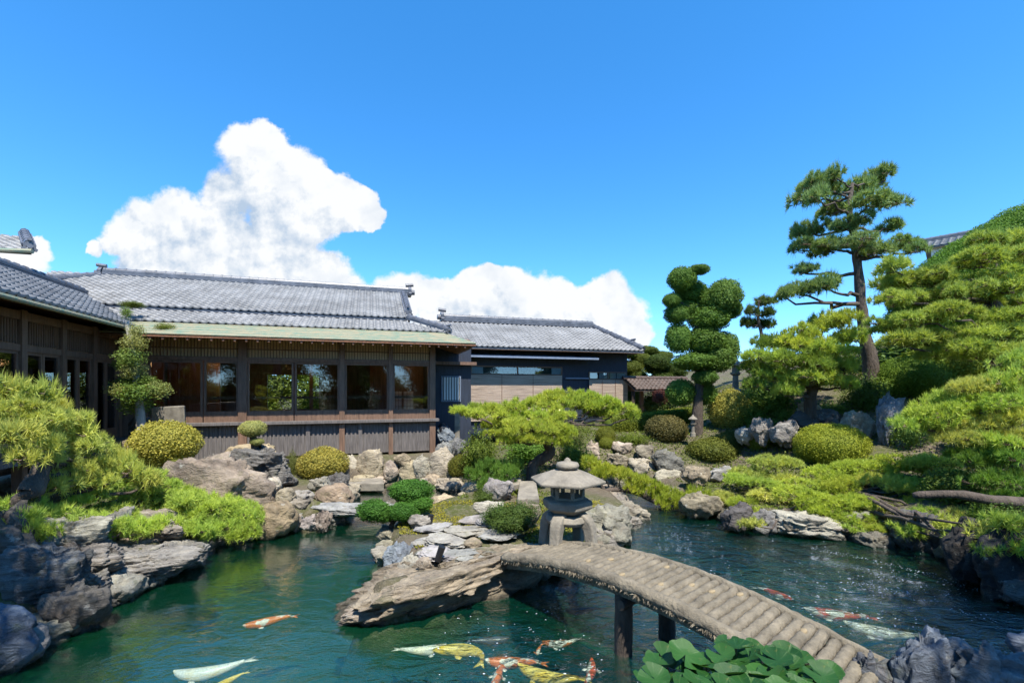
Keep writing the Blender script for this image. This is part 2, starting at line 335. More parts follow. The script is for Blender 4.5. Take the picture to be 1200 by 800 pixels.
def pond_dist(x, y):
    p = np.array(POND); q = np.roll(p, -1, 0); d = np.full(x.shape, 1e9); ins = np.zeros(x.shape, bool)
    for (ax, ay), (bx, by) in zip(p, q):
        ex, ey = bx-ax, by-ay; tt = np.clip(((x-ax)*ex+(y-ay)*ey)/(ex*ex+ey*ey), 0, 1)
        d = np.minimum(d, np.hypot(x-ax-tt*ex, y-ay-tt*ey))
        cr = (ay > y) != (by > y)
        with np.errstate(divide='ignore', invalid='ignore'): xi = ex*(y-ay)/(ey if abs(ey) > 1e-9 else 1e-9)+ax
        ins ^= cr & (x < xi)
    return np.where(ins, -d, d)
def land_h(x, y):
    h = .40 + .9*sstep((y-12.5)/3)*sstep((x+1.5)/3) + .22*sstep((y-12.3)/1.5)*sstep((-x-1)/2)
    h = h + 2.0*sstep((x-5.3)/6)*sstep((y-7.2)/6.5) + 1.6*sstep((x-11)/6)*sstep((y-8)/5) + .35*sstep((x-6.6)/1.5)*(1-sstep((y-8)/2))
    return h*(1-sstep((np.hypot(x, y-10)-32)/25))+.2*sstep((np.hypot(x, y-10)-32)/25)
def ground_z(x, y):
    x = np.atleast_1d(np.asarray(x, float)); y = np.atleast_1d(np.asarray(y, float)); d = pond_dist(x, y)
    tt = sstep((d+.28)/.5); P3 = np.stack([x, y, 0*x], 1)
    return (-1.0+(land_h(x, y)+1.0)*tt)+.07*fbm(P3, 1.1, 4, 3)*tt
def gz(x, y): return float(ground_z(x, y)[0])
gx = np.concatenate([-np.geomspace(900, 14.5, 26), np.arange(-14, 21.01, .14), np.geomspace(21.6, 900, 26)])
gy = np.concatenate([-np.geomspace(900, 3, 22), np.arange(-2.6, 26.01, .14), np.geomspace(26.6, 1500, 26)])
GX, GY = np.meshgrid(gx, gy); Z = ground_z(GX.ravel(), GY.ravel())
nx, ny = len(gx), len(gy); idx = np.arange(nx*ny).reshape(ny, nx)
Fq = np.stack([idx[:-1,:-1].ravel(), idx[:-1,1:].ravel(), idx[1:,1:].ravel(), idx[1:,:-1].ravel()], 1)
o = bpy.data.objects.new('ground', npmesh('ground', np.stack([GX.ravel(), GY.ravel(), Z], 1), Fq, [M['ground']], smooth=True)); link(o)
tag(o, 'earth, gravel and moss garden ground around the pond', 'ground', kind='structure')
wx = np.linspace(-6.4, 8.2, 4); wy = np.linspace(1.0, 14.4, 4); WX, WY = np.meshgrid(wx, wy); ii = np.arange(16).reshape(4, 4)
Fw = np.stack([ii[:-1,:-1].ravel(), ii[:-1,1:].ravel(), ii[1:,1:].ravel(), ii[1:,:-1].ravel()], 1)
o = bpy.data.objects.new('pond_water', npmesh('pond_water', np.stack([WX.ravel(), WY.ravel(), 0*WX.ravel()], 1), Fw, [M['water']])); link(o)
tag(o, 'green and blue koi pond water with ripples and reflections', 'water', kind='structure')

# ------------------------------------------------------------------ roofs
def tile_roof(name, o, u, v, Wd, L, parent, inside=None, mt='tile', tw=.225, tl=.225, hh=.048, step=.045):
    o, u, v = Vector(o), Vector(u).normalized(), Vector(v).normalized(); n = u.cross(v).normalized()
    if n.z < 0: n = -n
    S = [0, .12, .3, .5, .66, .8, .92, 1]; hs_ = [.75, .35, .06, 0, .08, .45, .9, .75]
    vs = []; fs = []; rng = random.Random(hash(name) % 1000 if False else len(name)*7)
    for j in range(int(L/tl)):
        for i in range(int(Wd/tw)):
            a0, b0 = i*tw, j*tl
            if inside and not inside(a0+tw/2, b0+tl/2): continue
            jt = rng.uniform(-.008, .008); k0 = len(vs)
            for s_, h_ in zip(S, hs_): vs.append(o+u*(a0+s_*tw)+v*(b0-.015)+n*(h_*hh-.03))
            for s_, h_ in zip(S, hs_): vs.append(o+u*(a0+s_*tw)+v*(b0-.02)+n*(h_*hh+step+jt))
            for s_, h_ in zip(S, hs_): vs.append(o+u*(a0+s_*tw)+v*(b0+tl)+n*(h_*hh))
            for q in range(7):
                fs.append((k0+q, k0+q+1, k0+8+q+1, k0+8+q)); fs.append((k0+8+q, k0+9+q, k0+17+q, k0+16+q))
    V = np.array([tuple(x) for x in vs]); ob = bpy.data.objects.new(name, npmesh(name, V, fs, [M[mt]])); link(ob, parent); return ob
def ridge(name, a, b, parent, courses=3, w=.30, h=.09, cap=.10, mt='tiledk', bumps=.30):
    a, b = Vector(a), Vector(b); d = (b-a); L = d.length; d.normalize(); s_ = Vector((-d.y, d.x, 0)).normalized(); up = d.cross(s_)*-1
    if up.z < 0: up = -up
    mb = MB()
    for c in range(courses):
        ww = w/2*(1-.08*c)+(.02 if c % 2 else 0); z0, z1 = c*h, c*h+h*.86
        mb.hexa([a+s_*ww+up*z0, a-s_*ww+up*z0, b-s_*ww+up*z0, b+s_*ww+up*z0, a+s_*ww+up*z1, a-s_*ww+up*z1, b-s_*ww+up*z1, b+s_*ww+up*z1])
        mb.hexa([a+s_*(ww-.05)+up*(z1-.001), a-s_*(ww-.05)+up*(z1-.001), b-s_*(ww-.05)+up*(z1-.001), b+s_*(ww-.05)+up*(z1-.001), a+s_*(ww-.05)+up*(z0+h), a-s_*(ww-.05)+up*(z0+h), b-s_*(ww-.05)+up*(z0+h), b+s_*(ww-.05)+up*(z0+h)])
    top = up*(courses*h)
    k = max(1, int(L/bumps))
    for i in range(k):
        p0, p1 = a+d*(L*i/k)+top, a+d*(L*(i+1)/k)+top
        mb.tube([p0, p0+(p1-p0)*.2, p0+(p1-p0)*.21, p1], [cap*1.18, cap*1.18, cap, cap*.96], 8)
    return mb.build(name, mt, parent)
def onigawara(p, d, parent, s=1.0, mt='tiledk'): # ornamental ridge end
    p = Vector(p); d = Vector(d).normalized(); q = Vector((-d.y, d.x, 0)); u = Vector((0,0,1)); mb = MB()
    prof = [(-.26,0),(.26,0),(.30,.10),(.22,.16),(.24,.30),(.13,.42),(0,.48),(-.13,.42),(-.24,.30),(-.22,.16),(-.30,.10)]
    f = [p+q*(a*s)+u*(b*s)+d*.06*s for a, b in prof]; bk = [x-d*.14*s for x in f]; n = len(f)
    mb.add(f+bk, [tuple(range(n)), tuple(range(2*n-1, n-1, -1))]+[(i, n+i, n+(i+1) % n, (i+1) % n) for i in range(n)])
    mb.tube([p+u*.2*s, p+u*.2*s+d*.22*s], [.13*s, .12*s], 12)
    mb.tube([p+u*.52*s-d*.2*s, p+u*.56*s+d*.16*s], [.085*s, .08*s], 10)
    return mb.build('ridge_end_tile', mt, parent)
TH = R(17.4)
UX = Vector((math.cos(TH), math.sin(TH), 0)); UY = Vector((-math.sin(TH), math.cos(TH), 0))

# ------------------------------------------------------------------ main wooden house (local x along the front, y into the house)
H = empty('wooden_house', (-5.63, 15, 0), TH, 'long one-storey timber house with glazed front and two-tiered grey tile roof behind the pond', 'house')
ZS, ZW, ZT = 1.80, 3.70, 4.38           # sill, window head, top of lattice band
POSTS = [(-5.42,.10),(-2.86,.12),(.03,.085),(1.58,.07),(2.98,.10)]
for x, w in POSTS:
    MB().box(x-w, x+w, -.10, .10, .62, ZT+.25).build('post', 'wood', H, bevel=.008)
MB().box(-5.6, 3.12, -.07, .07, ZW, ZW+.12).build('head_beam', 'wood', H)
MB().box(-5.6, 3.12, -.08, .08, ZT, ZT+.16).build('top_beam', 'wood', H)
MB().box(-5.6, 3.2, -.20, .10, ZS-.08, ZS+.02).build('veranda_sill', 'greywood', H, bevel=.01)
# windows between the posts
BAY = [(-5.32,-2.98,[-3.92]),(-2.74,-.055,[-1.41]),(.115,1.51,[]),(1.65,2.88,[])]
for a, b, mull in BAY:
    xs = [a]+mull+[b]
    for q in range(len(xs)-1):
        x0, x1 = xs[q]+(.015 if q else 0), xs[q+1]-(.015 if q < len(xs)-2 else 0)
        wn = MB().box(x0, x1, -.035, .035, ZS+.02, ZS+.30).build('window', 'wood', H)
        fr = MB().box(x0, x0+.06, -.03, .03, ZS+.302, ZW-.002).box(x1-.06, x1, -.03, .03, ZS+.302, ZW-.002).box(x0+.062, x1-.062, -.03, .03, ZW-.07, ZW-.002).box(x0+.062, x1-.062, -.03, .03, ZS+.302, ZS+.35).build('frame', 'wood', wn)
        MB().box(x0+.061, x1-.061, -.003, .003, ZS+.351, ZW-.071).build('pane', 'glass', wn)
MB().box(-5.3, 2.9, .30, .36, 2.52, 2.60).build('handrail', 'redwood', H)
for a, b, _ in BAY:  # lattice band above the windows
    pn = MB().box(a-.02, b+.02, .015, .03, ZW+.122, ZT-.002).build('transom_board', 'tanpaper', H)
    mb = MB(); n = int((b-a)/.085)
    for i in range(n): xx = a+(b-a)*(i+.5)/n; mb.box(xx-.010, xx+.010, -.035, -.005, ZW+.122, ZT-.002)
    mb.box(a, b, -.0051, .012, ZW+.36, ZW+.39); mb.build('lattice', 'redwood', pn)
for a, b in [(-5.3,-2.98),(-2.74,-1.0),(-1.0,.6),(.6,2.88)]:   # boarded skirting below the veranda
    MB().box(a, b, .02, .05, .70, ZS-.082).build('skirting', 'greywood', H)
    mb = MB(); n = int((b-a)/.115)
    for i in range(n): xx = a+.03+(b-a-.06)*i/(n-1); mb.box(xx-.03, xx+.03, -.012+.004*(i % 3), .019, .70, ZS-.084)
    mb.build('skirting_batten', 'greywood', H)
for x in (-1.0, .6): MB().box(x-.06, x+.06, -.06, .06, .5, ZS-.085).build('short_post', 'greywood', H)
# rear body, floor, ceiling
MB().box(-6.0, 3.05, .40, 5.4, 1.62, 1.72).build('floor', 'tatami', H)
MB().box(-6.0, 3.05, .12, 5.4, 4.02, 4.08).build('ceiling', 'redwood', H)
MB().box(-6.1, -6.0, .45, 5.4, .5, 4.35).build('side_wall', 'wood', H)
MB().box(3.0, 3.1, .12, 5.4, .5, 4.35).build('side_wall', 'navy', H)
bw = MB().box(-6.0, -3.2, 5.3, 5.4, .5, 4.3).box(-1.2, 3.0, 5.3, 5.4, .5, 4.3).box(-3.2, -1.2, 5.3, 5.4, .5, 2.0).box(-3.2, -1.2, 5.3, 5.4, 3.45, 4.3).build('rear_wall', 'wood', H)
MB().box(-2.25, -2.15, 5.31, 5.39, 2.0, 3.45).build('rear_window_bar', 'wood', H)
MB().box(-4.4, -4.28, 2.9, 3.0, 1.72, 4.02).build('inner_post', 'redwood', H)
for x in (-1.3, .9): MB().box(x, x+.12, 2.9, 3.0, 1.72, 4.02).build('inner_post', 'redwood', H)
MB().box(-5.9, -4.4, 2.92, 2.98, 1.72, 4.02).build('inner_screen', 'wood', H)
MB().box(-6.2, -5.53, -.02, .10, .6, 4.5).build('corner_wall', 'wood', H)
MB().box(1.02, 3.0, 2.92, 2.98, 1.72, 4.02).build('inner_partition', 'wood', H)
for q, x in enumerate((1.75, 2.2)):
    sc = MB().box(x, x+.40, 2.86, 2.90, 1.75, 2.75).build('shoji_screen', 'white', H)
    mb = MB()
    for i in range(4): mb.box(x+.01+i*.122, x+.025+i*.122, 2.845, 2.8595, 1.75, 2.75)
    for i in range(4): mb.box(x, x+.40, 2.835, 2.8445, 1.9+i*.24, 1.915+i*.24)
    mb.build('shoji_grid', 'wood', sc)
for x, y in ((-4.3,2.2),(-1.9,2.4),(2.3,1.6)):
    lp = MB().lathe([(.16,0),(.18,.03),(.18,.06),(.10,.08)], 16, (x, y, 3.93)).build('ceiling_lamp', 'lamp', H)
    ld = bpy.data.lights.new('lamp_bulb', 'POINT'); ld.energy = 2.5; ld.color = (1, .5, .2); ld.shadow_soft_size = .15
    lo = bpy.data.objects.new('lamp_bulb', ld); link(lo, H); lo.location = (x, y, 3.7)
# roofs of the main house
EX = 4.25
cp = MB(); rows = 5
for i in range(rows):   # overlapping copper courses
    y0, z0 = -1.30+.9*i/rows, 4.34+.42*i/rows; y1, z1 = y0+.9/rows+.03, z0+.42/rows+.014
    cut0, cut1 = .9*i/rows, .9*(i+1)/rows
    cp.slab([(-5.9, y0, z0+.022), (EX-cut0, y0, z0+.022), (EX-cut1, y1, z1), (-5.9, y1, z1)], .03)
cp.build('copper_eave', 'copper', H)
MB().slab([(-5.9,-1.29,4.30),(EX,-1.29,4.30),(EX,.0,4.62),(-5.9,.0,4.62)], .04).build('soffit', 'redwood', H)
mb = MB()
for i in range(34): xx = -5.7+i*.29; mb.hexa([(xx,-1.26,4.19),(xx+.05,-1.26,4.19),(xx+.05,0,4.51),(xx,0,4.51),(xx,-1.26,4.255),(xx+.05,-1.26,4.255),(xx+.05,0,4.575),(xx,0,4.575)])
mb.build('rafters', 'redwood', H)
MB().slab([(EX,-1.29,4.30),(EX,4.5,4.30),(3.05,4.5,4.62),(3.05,.0,4.62)], .04).build('side_soffit', 'redwood', H)
mb = MB()
for i in range(12): yy_ = -.8+i*.29; mb.hexa([(3.05,yy_,4.51),(EX-.03,yy_,4.19),(EX-.03,yy_+.05,4.19),(3.05,yy_+.05,4.51),(3.05,yy_,4.575),(EX-.03,yy_,4.255),(EX-.03,yy_+.05,4.255),(3.05,yy_+.05,4.575)])
mb.build('side_rafters', 'redwood', H)
e1 = Vector((0, 1.3, .5)).normalized()
tile_roof('lower_tile_tier', (-9.5,-.42,4.80), (1,0,0), (0,1.3,.5), 12.9, 1.45, H, lambda a, b: a-9.5 < 3.45-b*.93)
MB().slab([(-9.5,-.40,4.76),(3.35,-.40,4.76),(2.05,.95,5.27),(-9.5,.95,5.27)], .05).build('lower_roof_deck', 'tiledk', H)
MB().slab([(3.38,-.42,4.76),(EX+.0,-1.29,4.36),(EX,5.2,4.36),(2.1,5.2,5.3)], .05).build('hip_side_roof', 'tiledk', H)
MB().box(-9.5, 2.28, .80, 1.0, 5.22, 5.36).build('roof_step', 'tiledk', H)
tile_roof('upper_tile_tier', (-9.6,.74,5.40), (1,0,0), (0,3.26,1.55), 12.0, 3.62, H, lambda a, b: a-9.6 < 2.3)
MB().slab([(-9.6,.76,5.36),(2.4,.76,5.36),(2.4,4.0,6.88),(-9.6,4.0,6.88)], .06).slab([(-9.6,4.0,6.88),(2.4,4.0,6.88),(2.4,7.4,5.2),(-9.6,7.4,5.2)], .06).build('upper_roof_deck', 'tiledk', H)
gb = MB(); gb.add([(2.3,.9,5.3),(2.3,7.2,5.2),(2.3,4.0,6.84),(2.2,.9,5.3),(2.2,7.2,5.2),(2.2,4.0,6.84)], [(0,1,2),(3,5,4),(0,3,4,1),(1,4,5,2),(2,5,3,0)]); gb.build('gable', 'greywood', H)
ridge('ridge', (-8.2,4.0,6.86), (2.5,4.0,6.86), H, 3, .34, .085, .09)
onigawara((2.55,4.0,6.82), (1,0,0), H, .9); onigawara((-8.3,4.0,6.84), (-1,0,0), H, .8)
ridge('descending_ridge', (2.25,3.75,6.78), (2.25,1.25,5.62), H, 2, .26, .07, .085)
onigawara((2.25,1.20,5.55), (0,-1,-.2), H, .62)
ridge('hip_ridge', (2.2,.78,5.34), (3.45,-.45,4.80), H, 2, .22, .06, .075); onigawara((3.48,-.48,4.74), (.7,-.7,0), H, .5)
ridge('left_hip_ridge', (-8.25,3.9,6.80), (-9.6,2.2,6.10), H, 2, .26, .07, .08); onigawara((-9.65,2.1,6.02), (-.5,-.8,0), H, .62)
# ------------------------------------------------------------------ side wing on the left, running toward the viewer
SW = empty('house_wing', (-5.63, 15, 0), TH, 'dark timber wing with a row of glazed doors at the left edge', 'house')
XW = -6.0
for y in (-.2,-1.45,-2.7,-4.0,-5.3,-6.6): MB().box(XW-.09, XW+.09, y-.08, y+.08, .5, 4.45).build('post', 'wood', SW)
for y0, y1 in ((-1.37,-.28),(-2.62,-1.53),(-3.92,-2.78),(-5.22,-4.08),(-6.52,-5.38)):
    ym = (y0+y1)/2
    for a, b in ((y0, ym-.01), (ym+.01, y1)):
        d = MB().box(XW-.03, XW+.03, a, b, 1.45, 1.75).build('glazed_door', 'wood', SW)
        MB().box(XW-.028, XW+.028, a, a+.055, 1.752, 3.60).box(XW-.028, XW+.028, b-.055, b, 1.752, 3.60).box(XW-.028, XW+.028, a+.056, b-.056, 3.54, 3.60).build('frame', 'wood', d)
        MB().box(XW-.003, XW+.003, a+.056, b-.056, 1.753, 3.539).build('pane', 'glass', d)
    tb = MB().box(XW-.05, XW-.03, y0, y1, 3.76, 4.24).build('transom_board', 'tanpaper', SW); mb = MB()
    for i in range(15): yy_ = y0+(y1-y0)*(i+.5)/15; mb.box(XW-.01, XW+.02, yy_-.012, yy_+.012, 3.76, 4.24)
    mb.build('lattice', 'wood', tb)
MB().box(XW-.06, XW+.06, -6.9, -.1, 3.602, 3.74).box(XW-.06, XW+.06, -6.9, -.1, 4.25, 4.42).build('beam', 'wood', SW)
MB().box(XW-.2, XW+.25, -6.9, -.1, 1.30, 1.44).build('veranda_floor', 'greywood', SW)
MB().box(XW-2.6, XW-2.5, -7.4, 3.0, .5, 4.9).box(XW-2.49, XW-.1, .15, .2, 1.4, 4.9).box(XW-2.5, XW-.2, -7.4, .1, 1.28, 1.38).box(XW-2.5, XW-.1, -7.4, .1, 4.0, 4.06).box(XW-2.49, XW-.07, -7.4, 3.0, 4.6, 4.64).build('inner_room', 'wood', SW)
MB().box(XW-2.48, XW-2.40, -3.4, -2.0, 1.38, 3.6).build('inner_screen', 'redwood', SW)
for y in (-1.9,-4.4):
    MB().lathe([(.1,0),(.12,.03),(.12,.05)], 14, (XW-1.2, y, 3.94)).build('ceiling_lamp', 'lamp', SW)
    ld = bpy.data.lights.new('lamp_bulb', 'POINT'); ld.energy = 3; ld.color = (1, .5, .22); ld.shadow_soft_size = .12
    lo = bpy.data.objects.new('lamp_bulb', ld); link(lo, SW); lo.location = (XW-1.2, y, 3.75)
MB().slab([(-5.2,-7.6,4.44),(-5.2,-.35,4.44),(-6.0,-.35,4.72),(-6.0,-7.6,4.72)], .05).build('soffit', 'wood', SW)
MB().tube([(-5.16,-7.6,4.43),(-5.16,-1.35,4.43)], .05, 8).build('gutter', 'copper', SW)
vv = Vector((-2.1,0,1.17)).normalized()
tile_roof('roof_tiles', (-5.22,-7.7,4.52), (0,1,0), (-2.1,0,1.17), 8.4, 2.42, SW, lambda a, b: a-7.7 < -1.25+max(0, b*.8))
MB().slab([(-5.22,-7.7,4.47),(-5.22,-1.25,4.47),(-7.35,.7,5.66),(-7.35,-7.7,5.66)], .05).build('roof_deck', 'tiledk', SW)
MB().slab([(-7.35,-7.7,5.66),(-7.35,.9,5.66),(-9.4,.9,4.6),(-9.4,-7.7,4.6)], .05).build('rear_roof_deck', 'tiledk', SW)
ridge('ridge', (-7.33,-7.7,5.64), (-7.33,.9,5.64), SW, 2, .28, .08, .09)
ridge('valley_tiles', (-5.25,-1.28,4.44), (-7.2,.65,5.56), SW, 1, .2, .04, .05)
# the raised upper roof whose corner shows at the left edge of the picture
MB().slab([(-11.5,-1.5,6.22),(-7.2,-1.5,6.26),(-8.3,.3,7.05),(-11.5,.3,7.05)], .07).build('upper_eave', 'tiledk', SW)
MB().tube([(-11.5,-1.55,6.20),(-8.4,-1.55,6.20),(-7.15,-1.55,6.27)], .06, 8).build('upper_gutter', 'copper', SW)
tile_roof('upper_roof_tiles', (-11.5,-1.53,6.28), (1,0,0), (0,1.8,.82), 4.3, 1.9, SW, lambda a, b: a < 4.3-b*.55)
MB().box(-11.5, -9.6, -.3, 2.5, 4.5, 6.6).build('upper_wall', 'wood', SW)
ridge('upper_hip_ridge', (-8.3,.2,7.05), (-7.3,-1.42,6.33), SW, 2, .24, .08, .09); onigawara((-7.26,-1.46,6.30), (.5,-.8,0), SW, .5)
# ------------------------------------------------------------------ navy annex
A = empty('navy_annex', (1.5, 20, 0), TH, 'dark navy single-storey annex with tile roof right of the timber house', 'house')
MB().box(-3.55, 4.05, 0, 4.5, 1.0, 4.75).build('wall', 'navy', A)
MB().box(-5.2, -3.56, -.9, 2, .6, 4.7).build('recess_wall', 'navy', A)
dr = MB().box(-4.75, -3.98, -.96, -.902, 2.35, 3.35).build('barred_window', 'steel', A); MB().box(-4.70, -4.03, -.975, -.961, 2.42, 3.30).build('pane', 'white', dr)
mb = MB(); [mb.box(-4.68+i*.105, -4.65+i*.105, -1.0, -.976, 2.40, 3.32) for i in range(7)]; mb.build('bars', 'black', dr)
MB().box(-5.2, -3.4, -1.2, -.9, 3.78, 3.9).build('recess_canopy', 'wood', A)
for (x0, x1, z0, z1, cur) in ((-3.4,.75,3.45,3.83,[(-3.33,-2.85),(.25,.70)]),(2.05,4.0,3.28,3.64,[(2.1,2.5),(2.6,3.1),(3.15,3.45),(3.5,3.95)])):
    w_ = MB().box(x0, x1, -.05, -.003, z0, z0+.05).box(x0, x1, -.05, -.003, z1-.05, z1).box(x0, x0+.06, -.05, -.003, z0+.051, z1-.051).box(x1-.06, x1, -.05, -.003, z0+.051, z1-.051).box((x0+x1)/2-.03, (x0+x1)/2+.03, -.05, -.003, z0+.051, z1-.051).build('high_window', 'wood', A)
    MB().box(x0+.061, x1-.061, -.03, -.02, z0+.052, z1-.052).build('pane', 'glass', w_)
    for a, b in cur: MB().box(a, b, -.017, -.006, z0+.055, z1-.055).build('curtain', 'plaster', w_)
MB().box(.9, 2.03, -.10, -.003, 3.30, 3.36).build('ledge', 'steel', A)
MB().slab([(-3.7,-.72,4.22),(2.2,-.72,4.22),(2.2,0,4.34),(-3.7,0,4.34)], .09).build('metal_awning', 'steel', A)
MB().slab([(-4.6,-.85,4.50),(4.36,-.85,4.50),(4.0,0,4.78),(-4.6,0,4.78)], .06).build('soffit', 'wood', A)
tile_roof('roof_tiles', (-4.9,-.88,4.56), (1,0,0), (0,3.05,1.42), 10.2, 3.35, A, lambda a, b: a-4.9 < 4.4-b*.31)
MB().slab([(-4.9,-.86,4.52),(4.4,-.86,4.52),(3.35,2.2,5.96),(-4.9,2.2,5.96)], .05).slab([(-4.9,2.2,5.96),(3.35,2.2,5.96),(4.4,5.3,4.5),(-4.9,5.3,4.5)], .05).slab([(4.4,-.86,4.52),(4.4,5.3,4.52),(3.35,2.25,5.96),(3.35,2.2,5.96)], .05).build('roof_deck', 'tiledk', A)
ridge('ridge', (-4.2,2.2,5.95), (3.4,2.2,5.95), A, 3, .34, .085, .09); onigawara((-4.25,2.2,5.95), (-1,0,0), A, .95)
ridge('hip_ridge', (3.4,2.15,5.93), (4.36,-.8,4.58), A, 2, .26, .07, .085); onigawara((4.2,-.3,4.80), (.5,-.8,0), A, .6)
# bamboo blinds hanging on the annex
for k_, (x0, x1, z0, z1, lb) in enumerate(((-3.42,.72,1.5,3.44,'wide bamboo blind hanging below the left high window of the navy annex'),(2.05,4.02,1.7,3.27,'narrower bamboo blind hanging at the right end of the navy annex'))):
    bl = empty('bamboo_blind', (1.5, 20, 0), TH, lb, 'blind', 'bamboo blinds on the annex')
    mb = MB(); n = 46
    for i in range(n): z = z1-(z1-z0)*i/n; mb.box(x0, x1, -.094-.006*(i % 2), -.08, z-(z1-z0)/n*.86, z)
    mb.build('slats', 'blind', bl)
    for f_ in (.33,.67): MB().box(x0+(x1-x0)*f_-.012, x0+(x1-x0)*f_+.012, -.112, -.101, z0, z1).build('cord', 'wood', bl)
# garden gate with brown tiled roof, right of the annex
g = empty('garden_gate', W(768, 492, 21.5), TH, 'small gate with brown tiled roof on red-brown posts right of the annex', 'gate')
for x in (-.75,.75): MB().box(x-.07, x+.07, -.07, .07, -.6, 1.55).build('post', 'redwood', g)
MB().box(-1.3, 1.3, -.06, .06, 1.36, 1.5).build('lintel', 'redwood', g)
for s_ in (1,-1):
    tile_roof('roof_tiles', (-1.7,-.95*s_,1.45), (1,0,0), (0,.95*s_,.5), 3.4, 1.1, g, None, 'browntile', .2, .2)
    MB().slab([(-1.7,-.93*s_,1.41),(1.7,-.93*s_,1.41),(1.7,0,1.92),(-1.7,0,1.92)], .05).build('roof_deck', 'browntile', g)
ridge('ridge', (-1.75,0,1.93), (1.75,0,1.93), g, 1, .2, .07, .07, 'browntile')
# neighbouring house far right, above the hedge
nb = empty('neighbouring_house', W(1150, 300, 32), R(-47), 'white plastered house with grey tiled roof peeking above the hedge at right', 'house')
MB().box(-2.6, 7, 0, 5, -8, 1.25).build('wall', 'plaster', nb)
tile_roof('roof_tiles', (-3.2,-.6,1.15), (1,0,0), (0,2.8,1.05), 10, 2.9, nb, None, 'tile', .4, .35)
MB().slab([(-3.2,-.58,1.11),(6.8,-.58,1.11),(6.8,2.2,2.16),(-3.2,2.2,2.16)], .06).slab([(-3.2,2.2,2.16),(6.8,2.2,2.16),(6.8,5.4,1.0),(-3.2,5.4,1.0)], .06).build('roof_deck', 'tiledk', nb)
MB().add([(-2.55,-.2,1.2),(-2.55,4.8,1.2),(-2.55,2.2,2.1)], [(0,1,2)]).build('gable', 'plaster', nb)
ridge('ridge', (-3.3,2.2,2.15), (6.8,2.2,2.15), nb, 2, .4, .12, .12, 'tiledk', .5)
def hitY(px, py):
    Ys = np.arange(3.2, 26, .04); zz = ground_z((px-HX)/FP*Ys, Ys); h = np.where(zz >= CZ-(py-HY)/FP*Ys)[0]
    return float(Ys[h[0]]) if len(h) else None
# ------------------------------------------------------------------ foliage library (meshes shared by the copies)
def rnd_dirs(rng, n):
    v = rng.normal(size=(n, 3)); return v/np.linalg.norm(v, axis=1, keepdims=True)
def norm(v): return v/np.maximum(np.linalg.norm(v, axis=1, keepdims=True), 1e-9)
def needles(rng, Cn, D, per, length, width, spread):
    n = len(Cn); c = np.repeat(Cn, per, 0); d = norm(np.repeat(D, per, 0)+rng.normal(size=(n*per, 3))*spread)
    L = length*rng.uniform(.65, 1.1, (n*per, 1)); side = norm(np.cross(d, rnd_dirs(rng, n*per)))*width*.5
    off = d*0.0+rng.normal(size=(n*per, 3))*length*.06
    tip = c+off+d*L; tip[:,2] -= .10*L[:,0]*rng.uniform(0, 1, n*per)
    V = np.stack([c+off-side, c+off+side, tip], 1).reshape(-1, 3)
    F = np.arange(n*per*3).reshape(-1, 3); T = np.repeat(np.clip(rng.normal(.5, .22, n), 0, 1), per*3)
    return V, F, T
def twig_tris(rng, pairs, r):
    Vs, Fs = [], []; k = 0
    for a, b in pairs:
        d = (b-a)/max(np.linalg.norm(b-a), 1e-6); s1 = np.cross(d, [.3, .5, .8]); s1 /= max(np.linalg.norm(s1), 1e-6); s2 = np.cross(d, s1)
        ring = [s1, -.5*s1+.87*s2, -.5*s1-.87*s2]
        for q in ring: Vs.append(a+q*r)
        for q in ring: Vs.append(b+q*r*.35)
        for i in range(3): j = (i+1) % 3; Fs += [(k+i, k+j, k+3+j), (k+i, k+3+j, k+3+i)]
        k += 6
    return np.array(Vs).reshape(-1, 3), np.array(Fs).reshape(-1, 3)
def pine_pad(Rr, seed, L=.115, w=.0125, dens=180, per=26, hz=.42, lobes=7, spread=.85):
    rng = np.random.default_rng(seed); n = int(dens*Rr*Rr*3.3)
    lc = np.column_stack([rng.uniform(-.62, .62, lobes), rng.uniform(-.62, .62, lobes), rng.uniform(-.1, .35, lobes)]); lr = rng.uniform(.3, .5, lobes); lc[0] = 0, 0, .25; lr[0] = .6
    pick = rng.integers(0, lobes, n); d = rnd_dirs(rng, n); d[:,2] = np.abs(d[:,2])*1.1-.28; d = norm(d)
    rr = (lr[pick]*rng.uniform(.72, 1.0, n)**.6)[:,None]
    p = lc[pick]+d*rr*np.array([1, 1, .8])
    p = np.column_stack([p[:,0]*Rr, p[:,1]*Rr, p[:,2]*Rr*hz*1.25])
    D = norm(d*np.array([.9, .9, .5])+np.array([0, 0, .75]))
    V, F, T = needles(rng, p, D, per, L, w, spread)
    hub = np.array([0, 0, -.12*Rr]); ps = []
    for q in range(lobes):
        l = lc[q]*np.array([Rr, Rr, Rr*hz]); ps.append((hub, l))
        for i in np.where(pick == q)[0][:max(4, int(16*Rr))]: ps.append((l, p[i]))
    TV, TF = twig_tris(rng, ps, .011*max(.6, Rr))
    F2 = np.vstack([F, TF+len(V)]); mi = np.concatenate([np.zeros(len(F)), np.ones(len(TF))])
    return npmesh('pine_foliage', np.vstack([V, TV]), F2, [M['needle'], M['twig']], np.concatenate([T, np.zeros(len(TV))]), mi)
PINE = {}
for Rr, nv in ((.3, 2), (.5, 3), (.85, 3)):
    PINE[Rr] = [pine_pad(Rr, int(Rr*100)+i) for i in range(nv)]
PINEF = {}                                  # coarser needles for trees far off
for Rr, nv in ((.5, 3), (.9, 3)):
    PINEF[Rr] = [pine_pad(Rr, 500+int(Rr*100)+i, .17, .019, 105, 22) for i in range(nv)]
